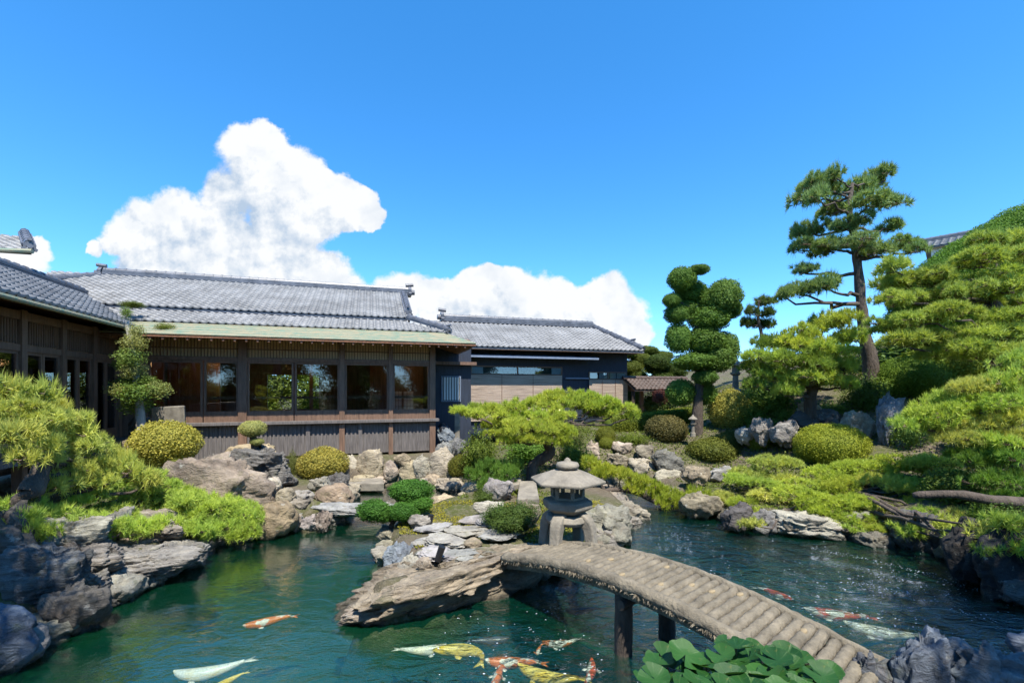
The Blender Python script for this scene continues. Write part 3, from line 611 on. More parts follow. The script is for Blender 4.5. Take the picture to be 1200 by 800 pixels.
def leaf_ball(seed, n, size, jit=.5, lump=.10, shell=(.80, 1.0), core=.86, aspect=.55, lsc=2.2):
    rng = np.random.default_rng(seed); d = rnd_dirs(rng, n)
    lum = 1+fbm(d, lsc, 3, seed)*lump; r = lum*rng.uniform(shell[0], shell[1], n)**.7; r = np.where(rng.random(n) < .04, r*rng.uniform(1.0, 1.09, n), r)
    c = d*r[:,None]; nn = norm(d+rng.normal(size=(n, 3))*jit); a = norm(np.cross(nn, rnd_dirs(rng, n))); b = np.cross(nn, a)
    s = size*rng.uniform(.6, 1.15, (n, 1))
    V = np.stack([c-a*s*.5, c+b*s*aspect*.5, c+a*s*.5+nn*s*.12, c-b*s*aspect*.5], 1).reshape(-1, 3)
    F = np.arange(n*4).reshape(-1, 4); T = np.repeat(np.clip(rng.normal(.5, .22, n), 0, 1), 4)
    if core:
        m_ = 26; th, ph = np.meshgrid(np.linspace(0, 2*np.pi, m_, endpoint=False), np.linspace(.05, np.pi-.05, m_//2))
        cd = np.stack([np.cos(th)*np.sin(ph), np.sin(th)*np.sin(ph), np.cos(ph)], -1).reshape(-1, 3)
        cv = cd*(core*(1+fbm(cd, lsc, 3, seed)*lump))[:,None]; ii = np.arange(len(cd)).reshape(m_//2, m_); jj = np.roll(ii, -1, 1)
        cf = np.stack([ii[:-1].ravel(), ii[1:].ravel(), jj[1:].ravel(), jj[:-1].ravel()], 1)
        F = np.vstack([F, cf+len(V)]); V = np.vstack([V, cv]); T = np.concatenate([T, np.full(len(cv), .2)])
    return npmesh('leaf_crown', V, F, [M['leaf']], T)
BALL = [leaf_ball(10+i, 9500, .085, .75, .12, (.74, 1.0), .80) for i in range(4)]            # clipped azaleas
PADL = [leaf_ball(30+i, 7500, .11, .8, .22, (.70, 1.0), .76, lsc=3) for i in range(4)]          # clipped tree pads
SPARSE = [leaf_ball(90+i, 1700, .17, 1.2, .6, (.15, 1.1), None, .5, 2.4) for i in range(4)]
LOOSE = [leaf_ball(50+i, 5200, .11, .9, .5, (.25, 1.05), .55, .5, 2.6) for i in range(4)]   # loose leafy clumps
FINE = [leaf_ball(70+i, 22000, .052, .75, .07, (.80, 1.0), .85) for i in range(2)]               # large domes seen close
rng0 = random.Random(5)
def colored(o, col, j=.10):
    f = rng0.uniform(1-j, 1+j); o.color = (col[0]*f*rng0.uniform(.95, 1.05), col[1]*f, col[2]*f*rng0.uniform(.9, 1.1), 1); return o
YEL, LIME, OLV, GRN, DGR, DPN, PNY, PNL = (.33,.31,.07), (.38,.48,.075), (.20,.19,.06), (.13,.25,.042), (.07,.14,.03), (.20,.30,.11), (.46,.53,.135), (.36,.50,.10)
def crown(name, lib, loc, sc, col, parent=None, rz=None):
    o = bpy.data.objects.new(name, rng0.choice(lib)); link(o, parent); o.location = loc; o.scale = sc; o.rotation_euler = (0, 0, rng0.uniform(0, 6.28) if rz is None else rz); return colored(o, col)
def pad(parent, base, px, py, Y, w, h, col, kind='near', dr=.85):
    c = W(px, py, Y); r = w/2/FP*Y; rz_ = h/2/FP*Y
    if kind == 'leaf': return crown('foliage_pad', PADL, c-base, (r, r*dr, rz_), col, parent, rng0.uniform(-.4, .4)+rng0.choice((0, math.pi)))
    if kind == 'loose': return crown('foliage_pad', LOOSE, c-base, (r, r*dr, rz_), col, parent, rng0.uniform(-.4, .4)+rng0.choice((0, math.pi)))
    if kind == 'sparse': return crown('foliage_pad', SPARSE, c-base, (r*1.1, r*dr, rz_*1.15), col, parent)
    lib = PINE if kind == 'near' else PINEF
    R0 = min(lib, key=lambda q: abs(math.log(q*1.05/r))); s = r/(R0*1.16); sz = max(.7, min(2.2, rz_/(R0*.42)))*1.25
    return crown('foliage_pad', lib[R0], c-base-Vector((0, 0, rz_*.45)), (s, s*dr, min(sz, s*2.0)), col, parent)
def limb(mb, a, b, r0, r1, sag=.12, n=6, jit=.07):
    a, b = Vector(a), Vector(b); L = (b-a).length; pts = []; rr = []
    for i in range(n+1):
        t_ = i/n; p_ = a.lerp(b, t_)+Vector((0, 0, -sag*L*math.sin(math.pi*t_)))
        if 0 < i < n: p_ += Vector((rng0.uniform(-1, 1), rng0.uniform(-1, 1), rng0.uniform(-1, 1)))*jit*L
        pts.append(p_); rr.append(r0+(r1-r0)*t_)
    mb.tube(pts, rr, 7)
def smooth_path(P_, k=5):
    P_ = [Vector(p) for p in P_]; out = []
    for i in range(len(P_)-1):
        p0, p1, p2, p3 = P_[max(i-1, 0)], P_[i], P_[i+1], P_[min(i+2, len(P_)-1)]
        for j in range(k):
            t_ = j/k; out.append(.5*((2*p1)+(p2-p0)*t_+(2*p0-5*p1+4*p2-p3)*t_*t_+(3*p1-p0-3*p2+p3)*t_**3))
    return out+[P_[-1]]
def tree(name, label, cat, base, trunk, radii, pads, col, kind='near', group=None, bark='bark', br=.035, cols=None, dr=.85, branches=True, rough=.10):
    """trunk: list of (px,py,Y); pads: (px,py,w,h[,Y[,colour]])"""
    e = empty(name, base, 0, label, cat, group); base = Vector(base)
    tp = [base-base]+[W(*q)-base for q in trunk]; sp = smooth_path(tp); n = len(sp)
    rr = [np.interp(i/(n-1)*(len(radii)-1), range(len(radii)), radii)*(1+rng0.uniform(-rough, rough)) for i in range(n)]
    sp[0] = sp[0]-Vector((0, 0, .15))
    MB().tube(sp, rr, 10).build('trunk', bark, e, smooth=True)
    Y0 = trunk[-1][2]
    for q in pads:
        px, py, w, h = q[:4]; Y = q[4] if len(q) > 4 and q[4] else Y0+rng0.uniform(-.5, .5); c_ = q[5] if len(q) > 5 else col
        o = pad(e, base, px, py, Y, w, h, c_, kind, dr)
        if branches:
            tgt = o.location-Vector((0, 0, .02)); cand = [i for i in range(1, n) if sp[i].z < tgt.z+.05] or [1]
            i = min(cand, key=lambda i_: (sp[i_]-tgt).length+.25*abs(tgt.z-sp[i_].z)); L = (sp[i]-tgt).length
            if L > .15: m_ = MB(); limb(m_, sp[i], tgt, min(rr[i]*.55, br*.8+.008*L), br*.35, .03, 6, .05); m_.build('branch', bark, e, smooth=True)
    return e
# ------------------------------------------------------------------ pines
# low spreading pine on the left bank
PL = [(10,455,70,34,6.4),(52,460,64,34,6.6),(25,474,80,30,6.2),(72,476,60,30,7.0),(40,486,90,34,6.4),(85,493,74,34,6.9),(18,508,74,34,5.9),(105,507,66,32,7.1),(66,503,60,30,6.5),(128,521,74,34,7.3),(26,533,62,26,5.9),(150,548,56,30,7.6),(172,562,56,26,7.9),(120,560,70,30,7.3),(92,562,66,28,7.0),(60,565,60,28,6.6),(88,536,84,32,6.8),(122,542,74,32,7.2),(146,538,50,28,7.6),(60,520,60,26,6.4),(152,528,30,20,7.8)]
PL = [((a-16 if a > 60 and b < 545 else a), b, w*.9)+tuple(r) for a,b,w,*r in PL]
tree('spreading_pine', 'wide low pine with bright needles and dark limbs at the left edge', 'pine tree', G(26,606,.55), [(30,588,6.3),(44,560,6.4),(52,535,6.5),(60,505,6.6)], [.17,.15,.12,.08,.05], PL, PNY, br=.05, cols=None)
PC = [(150,562,80,26,8.6),(112,578,90,26,7.6),(166,578,90,28,8.3),(204,578,80,26,8.9),(248,586,74,24,9.0),(278,592,62,22,9.1),(75,588,80,26,7.0),(25,590,72,28,6.3),(30,606,60,28,6.0),(182,603,76,24,8.0),(228,600,74,24,8.6),(130,600,90,26,7.4),(85,606,70,24,6.8),(266,602,60,20,8.9),(60,602,50,24,6.4),(205,592,70,22,8.5),(296,600,34,16,9.1),(45,622,46,30,5.9)]
PC = PC+[(215,585,70,24,8.0),(250,596,70,26,8.1),(278,600,60,24,8.3),(230,610,60,22,7.9),(100,618,60,26,6.9),(20,625,50,30,5.8),(300,606,36,18,8.4),(190,570,60,22,8.2)]+[(px_,606+(px_*37 % 15),66,26,6.45+max(0, px_-90)*.0085) for px_ in range(35,290,28)]+[(15,618,60,34,6.6),(45,634,40,26,6.5)]
tree('creeping_pine', 'carpet of bright creeping pine spilling over the rocks of the left bank', 'pine tree', G(100,606,.5), [(130,590,7.9),(180,588,8.4),(240,593,8.8)], [.07,.06,.05,.03], PC, PNL, br=.03)
# cloud-pruned pine behind the lantern
P2 = [(540,481,54,16,11.2),(560,485,54,18,11.0),(586,484,58,22,11.3),(606,474,60,20,11.7),(630,472,54,20,11.8),(648,477,44,18,11.5),(616,497,64,22,10.9),(641,499,72,24,10.8),(664,505,46,20,11.0),(660,463,54,20,12.0),(685,464,62,22,12.1),(706,470,58,20,12.0),(728,478,52,18,12.0),(740,485,28,14,12.1),(672,471,50,20,11.7),(598,491,50,18,11.3),(556,476,20,12,11.4),(700,482,34,16,12.0),(575,495,40,18,11.2),(628,485,60,20,11.4),(605,503,50,20,10.6),(652,488,50,20,11.2),(690,476,50,20,11.8),(640,468,56,18,12.0),(575,478,44,18,11.5),(718,482,40,18,11.9),(600,513,46,18,10.7),(628,514,50,18,10.7),(656,515,44,18,10.9),(582,506,40,16,11.0)]
tree('cloud_pruned_pine', 'flat-topped cloud-pruned pine with bright pads directly behind the stone lantern', 'pine tree', G(623,566,.5), [(625,545,11.4),(645,530,11.4),(640,515,11.4),(652,498,11.5)], [.15,.13,.13,.11,.05], P2, LIME, br=.055)
tree('low_pine', 'small dark leafy pine low beneath the cloud-pruned pine left of the lantern', 'pine tree', G(600,572,.45), [(590,562,10.8),(575,552,10.8)], [.06,.05,.03],
     [(575,545,46,22,10.9),(592,551,44,22,10.6),(560,556,40,20,10.7),(583,562,50,22,10.5),(572,574,34,18,10.3),(606,545,30,20,11.0)], GRN, br=.03)
# tall pine on the mound
P3 = [(963,212,58,26),(950,229,40,24),(990,203,42,22),(1047,205,48,20),(1028,218,46,22),(985,243,66,26),(1051,237,50,20),(1024,238,56,24),(954,270,54,28),(1054,265,44,18),(984,286,86,24),(951,290,40,18),(1016,281,62,24),(1035,291,52,22),(1071,285,60,20),(947,315,44,15),(947,339,62,26),(979,331,46,24),(931,344,32,18),(1006,262,60,24),(970,228,44,22),(1010,223,50,24),(985,219,44,20),(1085,290,36,16)]
tree('tall_pine', 'tall dark pine with thick trunk and layered tiers rising highest against the blue sky', 'pine tree', (11.05,14,2.75), [(1020,425,14),(1014,395,14),(1010,364,14),(1006,320,14),(1001,280,14),(995,245,14),(999,215,14)], [.24,.21,.175,.15,.13,.11,.08,.045], [(a-10,b,w,h,14+rng0.uniform(-1.1,1.1)) for a,b,w,h in P3], DPN, 'far', br=.06)
tree('young_pine', 'small thin pine alone against the sky between the topiary tree and the tall pine', 'pine tree', (10.9,20,2.6), [(893,410,20),(892,390,20),(888,370,20),(890,352,20)], [.09,.08,.07,.06,.04],
     [(892,353,34,14),(880,364,26,14),(900,366,28,14),(874,377,22,13),(886,379,30,14),(902,379,26,14),(906,352,16,9)], (.09,.14,.03), 'far', br=.03)
# spreading pine left of the tall pine's foot
P5 = [(969,376,74,30,13.2),(941,388,58,26,13.0),(912,400,70,26,13.2),(950,402,84,30,12.8),(900,417,74,26,12.9),(935,420,90,30,12.5),(975,410,84,28,12.6),(990,428,70,26,12.6),(905,437,70,26,12.9),(950,440,84,28,12.4),(985,448,60,24,12.6),(885,430,50,22,13.2),(920,455,64,24,12.6),(966,425,70,24,12.2),(885,448,36,18,13),(990,395,60,26,13.3)]
tree('spreading_pine', 'broad pine with stacked flat pads at the left foot of the tall pine', 'pine tree', (8.6,13.1,1.7), [(950,465,13),(958,440,13),(950,410,13)], [.16,.15,.12,.06], [(a,b,w,h,y,rng0.choice((PNL,(.18,.28,.05),LIME))) for a,b,w,h,y in P5], PNL, 'far', br=.06)
# large sprawling pine on the right
P6 = [(1047,311,54,22),(1037,331,62,24),(1063,327,84,26),(1095,326,80,26),(1079,348,92,26),(1047,350,70,24),(1141,305,92,28),(1172,301,80,28),(1188,280,64,28),(1163,282,70,26),(1157,327,92,26),(1188,333,70,26),(1141,352,84,26),(1113,364,92,26),(1079,373,82,26),(1047,380,72,24),(1097,396,104,28),(1141,390,112,30),(1172,371,84,26),(1190,390,70,28),(1125,410,100,30),(1165,412,90,30),(1195,355,60,26),(1060,398,70,22),(1190,315,60,24),(1120,340,70,22),(1200,300,60,30),(1195,425,60,30)]
tree('sprawling_pine', 'huge sprawling pine with many yellow-green tiers filling the upper right edge', 'pine tree', (12.3,11.6,2.7), [(1172,440,11.5),(1165,415,11.3),(1172,380,11.2),(1160,345,11.2),(1170,310,11.2)], [.26,.24,.2,.17,.12,.06], [(a,b,w,h,11.6-(b-300)*.012+rng0.uniform(-.6,.6)) for a,b,w,h in P6], (.33,.43,.09), 'far', br=.045)
# nearer pine on the right bank
P7 = [(1093,484,112,44,8.6),(1075,494,70,30,8.5),(1120,508,92,28,8.3),(1163,455,112,40,8.3),(1192,443,80,40,8.2),(1149,472,92,30,8.2),(1192,487,70,34,8.0),(1181,535,84,34,7.7),(1165,517,84,30,7.9),(1130,455,60,26,8.8),(1110,468,70,28,8.7),(1200,465,60,36,8.0),(1195,515,60,36,7.7),(1150,495,70,26,8.2),(1140,535,70,28,7.9),(1205,560,60,40,7.4),(1165,560,70,30,7.5),(1185,585,70,34,7.3),(1195,420,60,28,8.6),(1150,604,40,22,7.2),(1180,615,50,30,7.0)]
tree('bank_pine', 'near pine on the right bank with drooping bright tufts above the dark water edge', 'pine tree', (9.1,7.9,.95), [(1204,560,7.8),(1190,515,8.0),(1170,492,8.2),(1160,470,8.3)], [.22,.2,.17,.13,.07], [(a,b,w,h,y,rng0.choice((PNY,PNL)) if b < 530 else GRN) for a,b,w,h,y in P7], PNY, br=.05)
# creeping pine along the right bank
P8 = [(905,534,76,28,10.9),(880,548,64,24,10.9),(862,561,58,22,10.6),(980,549,100,24,10.1),(1018,543,90,26,9.9),(1048,536,74,24,9.9),(1100,537,84,26,9.2),(937,572,110,28,9.7),(976,568,84,24,9.6),(905,580,74,22,9.8),(986,588,94,24,9.1),(947,594,84,22,9.2),(1035,568,84,24,9.3),(1067,571,70,22,9.0),(1035,592,74,22,8.9),(1020,616,54,16,8.5),(1106,550,70,24,8.9),(1120,578,70,22,8.5),(970,605,70,18,8.9),(1060,555,70,22,9.5),(920,556,70,24,10.3),(1005,602,60,18,8.8),(1075,590,50,18,8.7),(890,566,60,20,10.1),(1046,616,40,14,8.4),(1070,606,56,20,8.3),(1092,600,60,22,8.2),(1110,612,56,24,7.7),(1075,622,44,16,8.0),(1128,604,50,22,7.8),(1000,618,50,16,8.5),(965,612,46,14,8.7),(900,600,46,16,9.3),(870,588,50,18,9.8),(845,582,46,18,10.2),(1150,622,60,26,6.5),(1185,612,60,28,6.2),(1125,628,56,24,6.9),(1200,640,50,26,6.0),(1165,642,50,20,6.2),(1065,620,52,20,7.9),(885,612,40,14,8.6)]
tree('creeping_pine', 'low creeping pine spilling down the right bank below the clipped dome', 'pine tree', (6.9,9.6,.75), [(1000,575,9.6),(960,572,9.8),(920,568,10)], [.1,.09,.07,.04], [(a,b+(7 if b < 560 else 0),w,h*.85,y,rng0.choice((PNL,LIME,PNY))) for a,b,w,h,y in P8], LIME, br=.03)
m_ = MB(); m_.tube(smooth_path([W(1225,590,7.2),W(1165,586,7.0),W(1120,579,7.1),W(1070,580,7.3)]), [.085]*5+[.075]*5+[.06]*5+[.04], 9); lo_ = m_.build('fallen_limb', 'bark', None, smooth=True); tag(lo_, 'long bare grey limb reaching out over the dark water at right', 'branch')
# branch of clipped foliage trained over the water behind the lantern
P9 = [(690,541,34,16,11.6),(706,548,44,18,11.4),(726,554,48,20,11.2),(748,562,48,20,11.1),(768,570,44,20,11.0),(788,580,48,22,10.7),(806,590,36,18,10.5),(700,556,30,14,11.2),(740,570,36,16,10.9),(775,588,28,16,10.6),(812,578,40,18,10.8)]
tree('trained_branch_pine', 'long narrow pine trained sideways over the water right of the lantern', 'pine tree', (4.3,11.4,.35), [(780,590,10.9),(745,577,11.1),(715,574,11.1),(692,586,11)], [.07,.07,.06,.06,.05], P9, (.34,.41,.05), br=.02)
# ------------------------------------------------------------------ broadleaf trees
T1 = [(819,316,27,15),(799,327,38,34),(787,352,24,20),(810,343,46,34),(793,368,32,28),(849,347,46,48),(831,373,56,36),(806,362,32,24),(795,396,36,42),(826,400,54,40),(852,408,32,46),(814,424,62,26),(840,420,46,40),(826,442,34,22),(798,460,40,38),(824,461,36,34),(834,352,40,30),(858,362,26,26)]
tree('topiary_tree', 'tall cloud-clipped dark green topiary tree with rounded lobes in the middle distance', 'topiary tree', (6.1,15,1.15), [(817,495,15),(818,470,15),(820,440,15),(815,400,15),(822,360,15),(812,330,15)], [.2,.18,.15,.12,.10,.08,.05], [(a,b,w*.92,h*.86,15+rng0.uniform(-.5,.3)) for a,b,w,h in T1], (.11,.205,.038), 'leaf', br=.04)
tree('island_shrub_tree', 'small clipped tree with three bright green cushions on the island left of the lantern', 'shrub', G(466,645,.25), [(464,632,8.3),(458,618,8.3),(466,605,8.4)], [.07,.06,.05,.035],
     [(438,598,40,26,8.2),(482,575,52,28,8.6),(474,599,40,22,8.2),(450,602,26,20,8.2),(490,590,34,20,8.4)], (.075,.19,.028), 'leaf', br=.03)
tree('bank_shrub', 'loose dark shrub on the mossy island between the stepping stones and the lantern', 'shrub', G(600,626,.42), [(598,615,7.9)], [.04,.03], [(590,602,48,24,7.8),(610,600,44,24,7.7),(600,612,54,22,7.4),(578,606,30,18,7.9),(622,596,24,18,8.0)], (.06,.105,.02), 'loose', br=.02)
VT = [(160,388,18,16),(156,402,26,18),(152,418,30,20),(158,434,30,18),(150,448,34,18),(160,460,52,24),(184,456,34,18),(140,458,30,14),(160,474,40,22),(148,366,14,14),(170,446,26,14),(146,428,22,12)]
tree('climbing_tree', 'slim leafy tree with pale trunk climbing past the eaves in the corner of the house', 'tree', W(166,512,11.6), [(164,480,11.6),(160,445,11.6),(155,410,11.6),(148,375,11.6)], [.11,.10,.085,.07,.04], [(a,b,w,h,11.5+rng0.uniform(-.3,.3),rng0.choice(((.14,.22,.05),(.26,.30,.11)))) for a,b,w,h in VT], GRN, 'sparse', bark='palebark', br=.02)
for q, (px, py, w, h, Y, lb) in enumerate(((155,357,26,9,12.9,'small green tuft growing on the tiles above the climbing tree'),(196,385,32,12,12.9,'tuft of leaves trailing over the copper eave beside the climbing tree'))):
    e = crown('roof_plant', LOOSE, W(px, py, Y), (w/2/FP*Y, .3, h/2/FP*Y), (.11,.15,.03)); tag(e, lb, 'plant')
for (px, py, Y, w, h, col, lb) in ((742,425,24,34,40,(.11,.15,.03),'leafy tree behind the right end of the annex roof'),(766,420,25,40,30,(.10,.15,.03),'light green layered tree right of the annex roof end'),(780,440,23,40,50,(.06,.10,.02),'dark tree behind the roofed gate'),(735,455,26,40,60,(.09,.15,.03),'shaded tree seen under the gate roof beside the annex')):
    tree('garden_tree', lb, 'tree', (W(px,py,Y).x, Y, 1.2), [(px,py+10,Y)], [.12,.07], [(px-w*.22,py-h*.3,w*.8,h*.4,Y),(px+w*.25,py-h*.1,w*.75,h*.4,Y+.3),(px-w*.1,py+h*.15,w*.95,h*.45,Y),(px+w*.1,py+h*.4,w*.9,h*.45,Y)], col, 'leaf', 'trees behind the annex', br=.03)
for (x, y, s, lb) in ((-13.4,24.0,2.6,'sunlit tree seen through the rear window of the house, on the left'),(-10.8,24.6,2.6,'sunlit tree seen through the rear window of the house, on the right')):
    e = empty('garden_tree', (x, y, .5), 0, lb, 'tree', 'trees behind the timber house'); MB().tube([(0,0,0),(0,0,1.6)], .1).build('trunk', 'bark', e)
    for q in range(5): crown('foliage_pad', LOOSE, (rng0.uniform(-1,1)*s*.6, rng0.uniform(-.5,.5), .4+q*1.0), (s*.7, s*.6, s*.4), (.16,.22,.04), e)
# ------------------------------------------------------------------ clipped shrubs: (x0,x1,y0,y1,Y,colour,lib,name,label,stem)
SH = [(157,231,493,546,10.6,YEL,BALL,'azalea_bush','large yellow-green clipped azalea beside the corner rocks, left of the house windows'),
 (281,311,492,512,11.6,(.36,.37,.14),BALL,'standard_shrub','small lollipop-shaped shrub on a bare stem in front of the house skirting'),
 (350,408,524,564,10.6,YEL,BALL,'azalea_bush','yellow-green clipped azalea on the bank below the middle of the house'),
 (524,555,533,561,12.3,(.16,.165,.03),BALL,'azalea_bush','small globe azalea at the foot of the pale leaning boulder'),
 (196,217,537,550,9.6,(.17,.2,.04),BALL,'azalea_bush','tiny clipped cushion just above the largest boulder'),
 (831,880,457,506,13.6,YEL,BALL,'azalea_bush','tall rounded yellow-green shrub right of the topiary tree'),
 (805,866,513,543,12.4,(.14,.165,.03),BALL,'azalea_bush','broad low bush on the bank right of the tiny stone lantern'),
 (840,872,504,532,13.0,(.10,.13,.03),BALL,'azalea_bush','small darker bush just behind the broad low bush'),
 (933,1014,496,549,10.9,(.27,.33,.04),FINE,'clipped_dome','perfectly round bright clipped dome on the right bank'),
 (756,805,486,521,14.3,(.125,.115,.045),BALL,'azalea_bush','olive-brown rounded shrub left of the topiary trunk'),
 (897,938,501,526,11.8,(.10,.16,.03),BALL,'azalea_bush','dark shaded bush left of the round clipped dome'),
 (697,722,498,523,14.2,(.17,.2,.03),BALL,'azalea_bush','upper of two little globe shrubs above the stone wall'),
 (701,720,511,528,13.6,(.17,.2,.03),BALL,'azalea_bush','lower of two little globe shrubs above the stone wall'),
 (1030,1112,417,472,11.6,(.13,.23,.03),FINE,'clipped_dome','big dark green clipped dome under the tall pine'),
 (1062,1176,398,462,10.4,(.19,.26,.04),BALL,'clipped_dome','wide leafy mound right of the big dark dome, under the sprawling pine'),
 (538,584,508,562,12.6,(.10,.145,.022),LOOSE,'bank_shrub','bushy green shrub left of the cloud-pruned pine trunk'),
 (555,580,572,594,10.4,(.09,.14,.03),LOOSE,'bank_shrub','small leafy shrub at the water inlet left of the flat slabs'),
 (655,684,500,530,13.0,(.10,.115,.03),LOOSE,'bank_shrub','brownish shrub behind the right branches of the cloud-pruned pine'),
 (720,760,507,524,15.4,(.12,.17,.02),LOOSE,'bank_shrub','light loose shrub in front of the long clipped hedge'),
 (676,700,530,546,12.4,(.13,.2,.03),LOOSE,'bank_shrub','bright little plant at the upper end of the trained branch'),
 (335,350,528,560,11.0,(.16,.18,.06),LOOSE,'bank_shrub','scraggly plant between the dark overhanging boulder and the azalea'),
 (700,720,596,622,7.6,(.17,.15,.02),LOOSE,'moss_cushion','yellow mossy cushion on the rock right of the lantern'),
 (855,905,470,505,13.2,(.11,.18,.03),LOOSE,'bank_shrub','dark undergrowth behind the grey boulders'),
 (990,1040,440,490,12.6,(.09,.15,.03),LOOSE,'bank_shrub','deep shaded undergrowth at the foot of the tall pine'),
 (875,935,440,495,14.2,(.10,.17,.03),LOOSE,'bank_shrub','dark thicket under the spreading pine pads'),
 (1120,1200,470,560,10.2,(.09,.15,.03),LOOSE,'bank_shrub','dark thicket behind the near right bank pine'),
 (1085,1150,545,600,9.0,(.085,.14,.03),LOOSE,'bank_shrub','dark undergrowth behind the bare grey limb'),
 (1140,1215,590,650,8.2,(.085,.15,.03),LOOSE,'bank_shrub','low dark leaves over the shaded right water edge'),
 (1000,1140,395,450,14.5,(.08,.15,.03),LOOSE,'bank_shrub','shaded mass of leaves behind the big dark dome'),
 (745,790,455,490,19,(.08,.12,.03),LOOSE,'bank_shrub','shrub growing beside the gate post'),
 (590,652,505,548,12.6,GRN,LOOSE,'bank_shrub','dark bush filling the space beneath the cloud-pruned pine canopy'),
 (648,692,518,560,12.9,(.10,.17,.03),LOOSE,'bank_shrub','green bush right of the cloud-pruned pine trunk behind the lantern roof'),
 (880,925,492,520,11.9,(.17,.26,.05),LOOSE,'bank_shrub','leafy shrub half covering the grey boulders'),
 (872,908,500,530,12.4,(.22,.28,.05),BALL,'azalea_bush','yellow-green bush in front of the grey boulders'),
 (905,936,478,498,12.8,(.14,.22,.04),LOOSE,'bank_shrub','leafy shrub above the grey boulders under the spreading pine'),
 (1040,1082,492,530,10.6,(.16,.25,.05),LOOSE,'bank_shrub','leafy shrub at the right foot of the standing stone'),
 (866,900,455,485,13.6,(.15,.23,.04),LOOSE,'bank_shrub','light leafy shrub between the tall rounded shrub and the spreading pine'),
 (950,1000,470,492,12.6,(.14,.22,.04),LOOSE,'bank_shrub','low leafy growth over the tan rock behind the clipped dome'),
 (1020,1060,440,470,12.4,(.15,.24,.04),LOOSE,'bank_shrub','leafy shrub between the tall pine trunk and the standing stone'),
 (764,782,456,474,17.5,(.16,.06,.05),LOOSE,'flowering_shrub','small shrub with reddish blossom near the gate post')]
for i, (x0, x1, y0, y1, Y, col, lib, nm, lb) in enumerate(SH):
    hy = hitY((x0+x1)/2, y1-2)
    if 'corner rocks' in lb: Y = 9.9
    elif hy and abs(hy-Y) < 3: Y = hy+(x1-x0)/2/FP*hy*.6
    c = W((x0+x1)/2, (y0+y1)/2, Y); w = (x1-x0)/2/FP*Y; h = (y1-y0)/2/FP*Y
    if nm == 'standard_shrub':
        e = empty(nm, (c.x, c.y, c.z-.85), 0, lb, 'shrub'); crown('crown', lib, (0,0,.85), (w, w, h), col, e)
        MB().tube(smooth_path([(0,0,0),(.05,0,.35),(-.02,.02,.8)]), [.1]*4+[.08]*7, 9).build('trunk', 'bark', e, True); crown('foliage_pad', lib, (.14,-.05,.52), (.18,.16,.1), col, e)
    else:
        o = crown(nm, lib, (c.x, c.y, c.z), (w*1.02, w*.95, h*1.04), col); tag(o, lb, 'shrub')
# clipped evergreen slope at the upper right
e = empty('clipped_hedge_slope', (14.5, 15, 4), 0, 'bright green clipped evergreen mass sloping up to the right edge below the neighbouring house', 'hedge')
for (px, py, w, h, Y) in ((1072,352,60,40,14.6),(1094,338,80,54,14.6),(1118,326,86,62,14.4),(1146,312,90,76,14.2),(1174,294,84,76,14.0),(1203,276,80,76,13.8),(1130,370,150,100,14.8),(1185,350,120,110,14.6),(1225,320,120,140,14.2)):
    c_ = W(px, py, Y)-Vector((14.5,15,4)); crown('foliage_pad', FINE, c_, (w/2/FP*Y, w/2/FP*Y*.9, h/2/FP*Y), (.10,.21,.028), e)
# long low hedge before the annex
def hedge(name, a, b, w, h, col, lb):
    rng = np.random.default_rng(77); a, b = np.array(a, float), np.array(b, float); L = np.linalg.norm(b-a); n = int(L*9000*.35)
    t_ = rng.uniform(0, 1, n); q = rng.uniform(-1, 1, (n, 2)); f = np.where(rng.random(n) < .5, 0, 1)
    q[f == 0, 0] = np.sign(q[f == 0, 0]); q[f == 1, 1] = 1; q += rng.normal(size=(n, 2))*.05
    d = (b-a)/L; s_ = np.array([-d[1], d[0], 0]); c = a+np.outer(t_*L, d)+np.outer(q[:,0]*w/2, s_)+np.outer(q[:,1]*h/2+h/2, [0,0,1])
    nn = rnd_dirs(rng, n); aa = norm(np.cross(nn, rnd_dirs(rng, n))); bb = np.cross(nn, aa); S = .05
    V = np.stack([c-aa*S*.5, c+bb*S*.3, c+aa*S*.5, c-bb*S*.3], 1).reshape(-1, 3)
    k = np.array([a+s_*w*.42*i+np.array([0,0,z]) for i, z in ((-1,0),(1,0),(1,h*.95),(-1,h*.95))]+[b+s_*w*.42*i+np.array([0,0,z]) for i, z in ((-1,0),(1,0),(1,h*.95),(-1,h*.95))])
    F = np.vstack([np.arange(n*4).reshape(-1, 4), np.array([(0,1,2,3),(4,7,6,5),(0,4,5,1),(1,5,6,2),(2,6,7,3),(3,7,4,0)])+4*n])
    o = bpy.data.objects.new(name, npmesh(name, np.vstack([V, k]), F, [M['leaf']], np.concatenate([np.repeat(rng.random(n), 4), np.zeros(8)]))); link(o); colored(o, col); tag(o, lb, 'hedge')
hedge('box_hedge', (3.4,16.4,gz(3.4,16.4)-.1), (7.0,17.6,gz(7.0,17.6)-.1), .7, .55, (.15,.185,.025), 'long low box hedge in front of the annex and gate')
